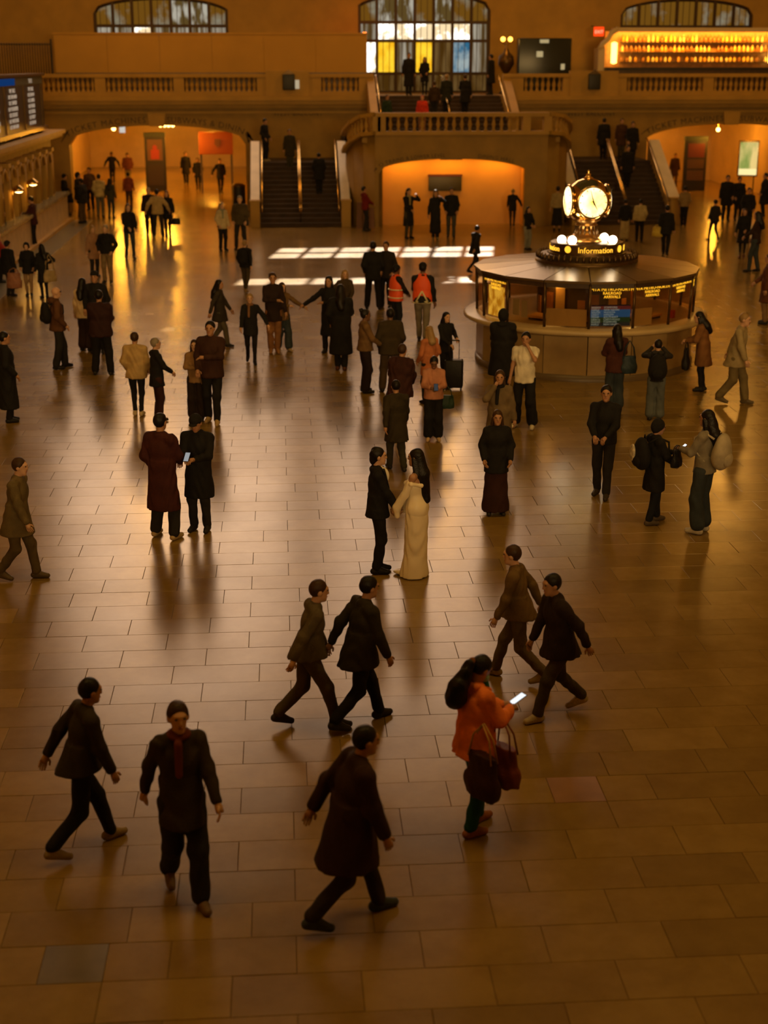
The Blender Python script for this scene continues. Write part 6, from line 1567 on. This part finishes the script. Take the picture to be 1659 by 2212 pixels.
_r, _A, _k = person('person in black standing at the top of the left stairs', -0.62, 63.70, 2.31, 1.78, 120, vox=0.0280, legs='close', arms=('pocket', 'pocket'), top=('coat', BLACK, 0.7), bottom=('trousers', BLACK), shoe=(0.35, 0.28, 0.15), hair=('short', HAIRB), skin='mid', nod=10)
_r, _A, _k = person('person in olive jacket on the upper steps of the left stairs', 0.43, 62.75, 1.98, 1.70, 178, vox=0.0280, legs='close', arms=('down', 'down'), top=('coat', (0.035, 0.028, 0.012), 0.6), bottom=('trousers', (0.05, 0.045, 0.02)), hair=('short', HAIRBR), skin='mid')
_r, _A, _k = person('dark figure in the middle of the left stairs', 1.61, 61.00, 1.16, 1.65, 0, vox=0.0280, legs='close', arms=('pocket', 'pocket'), top=('coat', BLACK, 0.6), bottom=('trousers', BLACK), hair=('short', HAIRB), skin='mid', bulk=1.2)
_r, _A, _k = person('dark figure climbing the right stairs, left of the group', 14.14, 63.90, 2.31, 1.75, 0, vox=0.0280, legs='close', arms=('down', 'down'), top=('coat', BLACK, 0.6), bottom=('trousers', BLACK), hair=('short', HAIRB), skin='mid', bulk=1.2)
_r, _A, _k = person('person in brown coat in the group on the right stairs', 14.83, 63.50, 2.31, 1.75, 180, vox=0.0280, legs='close', arms=('down', 'down'), top=('coat', (0.06, 0.025, 0.010), 0.6), bottom=('trousers', (0.06, 0.045, 0.02)), hair=('short', HAIRBR), skin='mid')
_r, _A, _k = person('person in black coat nearest the right rail on the right stairs', 15.21, 63.05, 2.15, 1.80, 180, vox=0.0280, legs='close', arms=('down', 'pocket'), top=('coat', BLACK, 0.6), bottom=('trousers', BLACK), hair=('short', HAIRB), skin='mid')
_r, _A, _k = person('dark figure stepping down the lower right stairs', 14.62, 61.25, 1.32, 1.72, 180, vox=0.0280, legs='close', arms=('down', 'down'), top=('coat', BLACK, 0.6), bottom=('trousers', BLACK), hair=('short', HAIRB), skin='mid', bulk=1.1)
_r, _A, _k = person('tall person in long black coat before the lit doors, left of the pair', 5.90, 67.60, 4.95, 1.85, 180, vox=0.0280, legs='close', arms=('down', 'down'), top=('long', BLACK, 0.35), bottom=('trousers', BLACK), hair=('short', HAIRB), skin='mid')
_r, _A, _k = person('person in black jacket before the lit doors, right of the tall coat', 6.69, 68.30, 4.95, 1.66, 180, vox=0.0280, legs='close', arms=('phonelow', 'pocket'), top=('coat', BLACK, 0.6), bottom=('slim', BLACK), hair=('long', HAIRB), skin='mid', fem=True)
_r, _A, _k = person('person in dark green-black coat on the upper steps left of the rail', 7.30, 64.75, 4.14, 1.74, 0, vox=0.0280, legs='close', arms=('down', 'down'), top=('coat', (0.018, 0.02, 0.012), 0.6), bottom=('trousers', BLACK), hair=('short', BLOND), skin='light')
_r, _A, _k = person('person in black coat on the upper steps, furthest right of the group', 8.12, 64.75, 4.14, 1.74, 0, vox=0.0280, legs='close', arms=('phone', 'down'), top=('coat', BLACK, 0.55), bottom=('trousers', BLACK), hair=('short', HAIRBR), skin='light', bulk=1.1)
_r, _A, _k = person('person in dark jacket on the upper steps beside the brass rail', 6.73, 64.35, 3.98, 1.62, 0, vox=0.0280, legs='close', arms=('down', 'down'), top=('jacket', (0.04, 0.022, 0.012)), bottom=('trousers', CHAR), hair=('short', HAIRBR), skin='light')
_r, _A, _k = person('person in bright red top just above the bastion balustrade', 6.06, 62.80, 3.50, 1.55, 190, vox=0.0280, legs='stand', arms=('down', 'down'), top=('puffer', (0.62, 0.045, 0.02)), bottom=('trousers', (0.4, 0.2, 0.1)), hair=('short', (0.4, 0.05, 0.03)), skin='light')
_r, _A, _k = person('person in dark green jacket at the left end of the bastion landing', 4.55, 62.60, 3.50, 1.58, 150, vox=0.0280, legs='stand', arms=('down', 'down'), top=('jacket', (0.02, 0.04, 0.02)), bottom=('trousers', BLACK), hair=('short', HAIRBR), skin='mid')
_r, _A, _k = person('dark figure at the right head of the upper steps', 9.66, 67.70, 4.95, 1.78, -60, vox=0.0280, legs='close', arms=('down', 'down'), top=('coat', BLACK, 0.5), bottom=('trousers', BLACK), hair=('short', HAIRB), skin='mid', bulk=1.15)
_r, _A, _k = person('dark figure in the mouth of the right passage beside the stair wall', 18.81, 72.00, 0.00, 1.75, 180, vox=0.0280, legs='walk', arms=('down', 'down'), top=('coat', BLACK), bottom=('trousers', BLACK), hair=('short', HAIRB), skin='mid')
_r, _A, _k = person('person in brown coat deeper in the right passage', 21.21, 78.00, 0.00, 1.72, 180, vox=0.0280, legs='stand', arms=('down', 'down'), top=('coat', (0.06, 0.03, 0.012)), bottom=('trousers', (0.12, 0.06, 0.02)), hair=('short', HAIRB), skin='mid')
_r, _A, _k = person('walker in black jacket and dark trousers in the lower left corner', -1.77, 10.86, 0.00, 1.60, 62, vox=0.0115, legs='stride', arms=('swingb', 'swingf'), top=('jacket', (0.035, 0.026, 0.012), 0.84), bottom=('trousers', BLACK), shoe=(0.30, 0.22, 0.12), hair=('short', HAIRB), skin='mid', lean=12)
_r, _A, _k = person('walker in open dark coat with a maroon scarf at the lower left', -0.87, 10.11, 0.00, 1.71, 164, vox=0.0115, legs='walk', arms=('swingf', 'swingb'), top=('coat', (0.040, 0.028, 0.014), 0.70), bottom=('baggy', CHAR), shoe=(0.16, 0.10, 0.06), hair=('short', HAIRBR), skin='light', fem=True, opts=('scarf', (0.14, 0.03, 0.012)))
_r, _A, _k = person('walker in black coat below the couple, hurrying right', 0.67, 13.09, 0.00, 1.62, 66, vox=0.0115, legs='stride', arms=('swingb', 'swingf'), top=('coat', (0.028, 0.022, 0.012), 0.72), bottom=('trousers', BLACK), shoe=CHAR, hair=('short', HAIRB), skin='mid', lean=10)
_r, _A, _k = person('walker in grey-olive jacket left of the hurrying black coat', 0.17, 13.10, 0.00, 1.60, 80, vox=0.0115, legs='strider', arms=('swingf', 'swingb'), top=('jacket', (0.11, 0.085, 0.05), 0.84), bottom=('trousers', (0.09, 0.07, 0.04)), shoe=(0.035, 0.03, 0.025), hair=('short', HAIRBR), skin='light', lean=10)
_r, _A, _k = person('walker in dark brown coat and white sneakers right of the couple', 2.71, 13.19, 0.00, 1.59, -105, vox=0.0115, legs='stride', arms=('swingb', 'swingf'), top=('coat', (0.026, 0.015, 0.010), 0.74), bottom=('trousers', (0.06, 0.045, 0.025)), shoe=(0.40, 0.33, 0.22), hair=('short', HAIRB), skin='mid', lean=10)
_r, _A, _k = person('walker in brown jacket just left of the white sneakers walker', 2.44, 14.08, 0.00, 1.57, -70, vox=0.0115, legs='strider', arms=('swingf', 'swingb'), top=('jacket', (0.14, 0.085, 0.03), 0.82), bottom=('trousers', (0.12, 0.085, 0.045)), shoe=(0.36, 0.28, 0.16), hair=('short', HAIRBR), skin='light', lean=8)
_r, _A, _k = person('walker in dark red-brown coat crossing the bottom centre', 0.40, 9.65, 0.00, 1.70, 74, vox=0.0115, legs='stride', arms=('swingb', 'swingf'), top=('long', (0.034, 0.014, 0.008), 0.55), bottom=('trousers', (0.03, 0.02, 0.012)), shoe=(0.035, 0.045, 0.045), hair=('short', HAIRB), skin='mid', lean=12, bulk=1.1)
_r, _A, _k = person('walker in olive-brown coat at the left edge, below the black cap pair', -3.44, 17.67, 0.00, 1.65, 100, vox=0.0140, legs='walk', arms=('swingb', 'swingf'), top=('coat', (0.13, 0.095, 0.042), 0.66), bottom=('trousers', (0.10, 0.07, 0.03)), shoe=(0.10, 0.07, 0.035), hair=('short', HAIRBR), skin='light', lean=8)
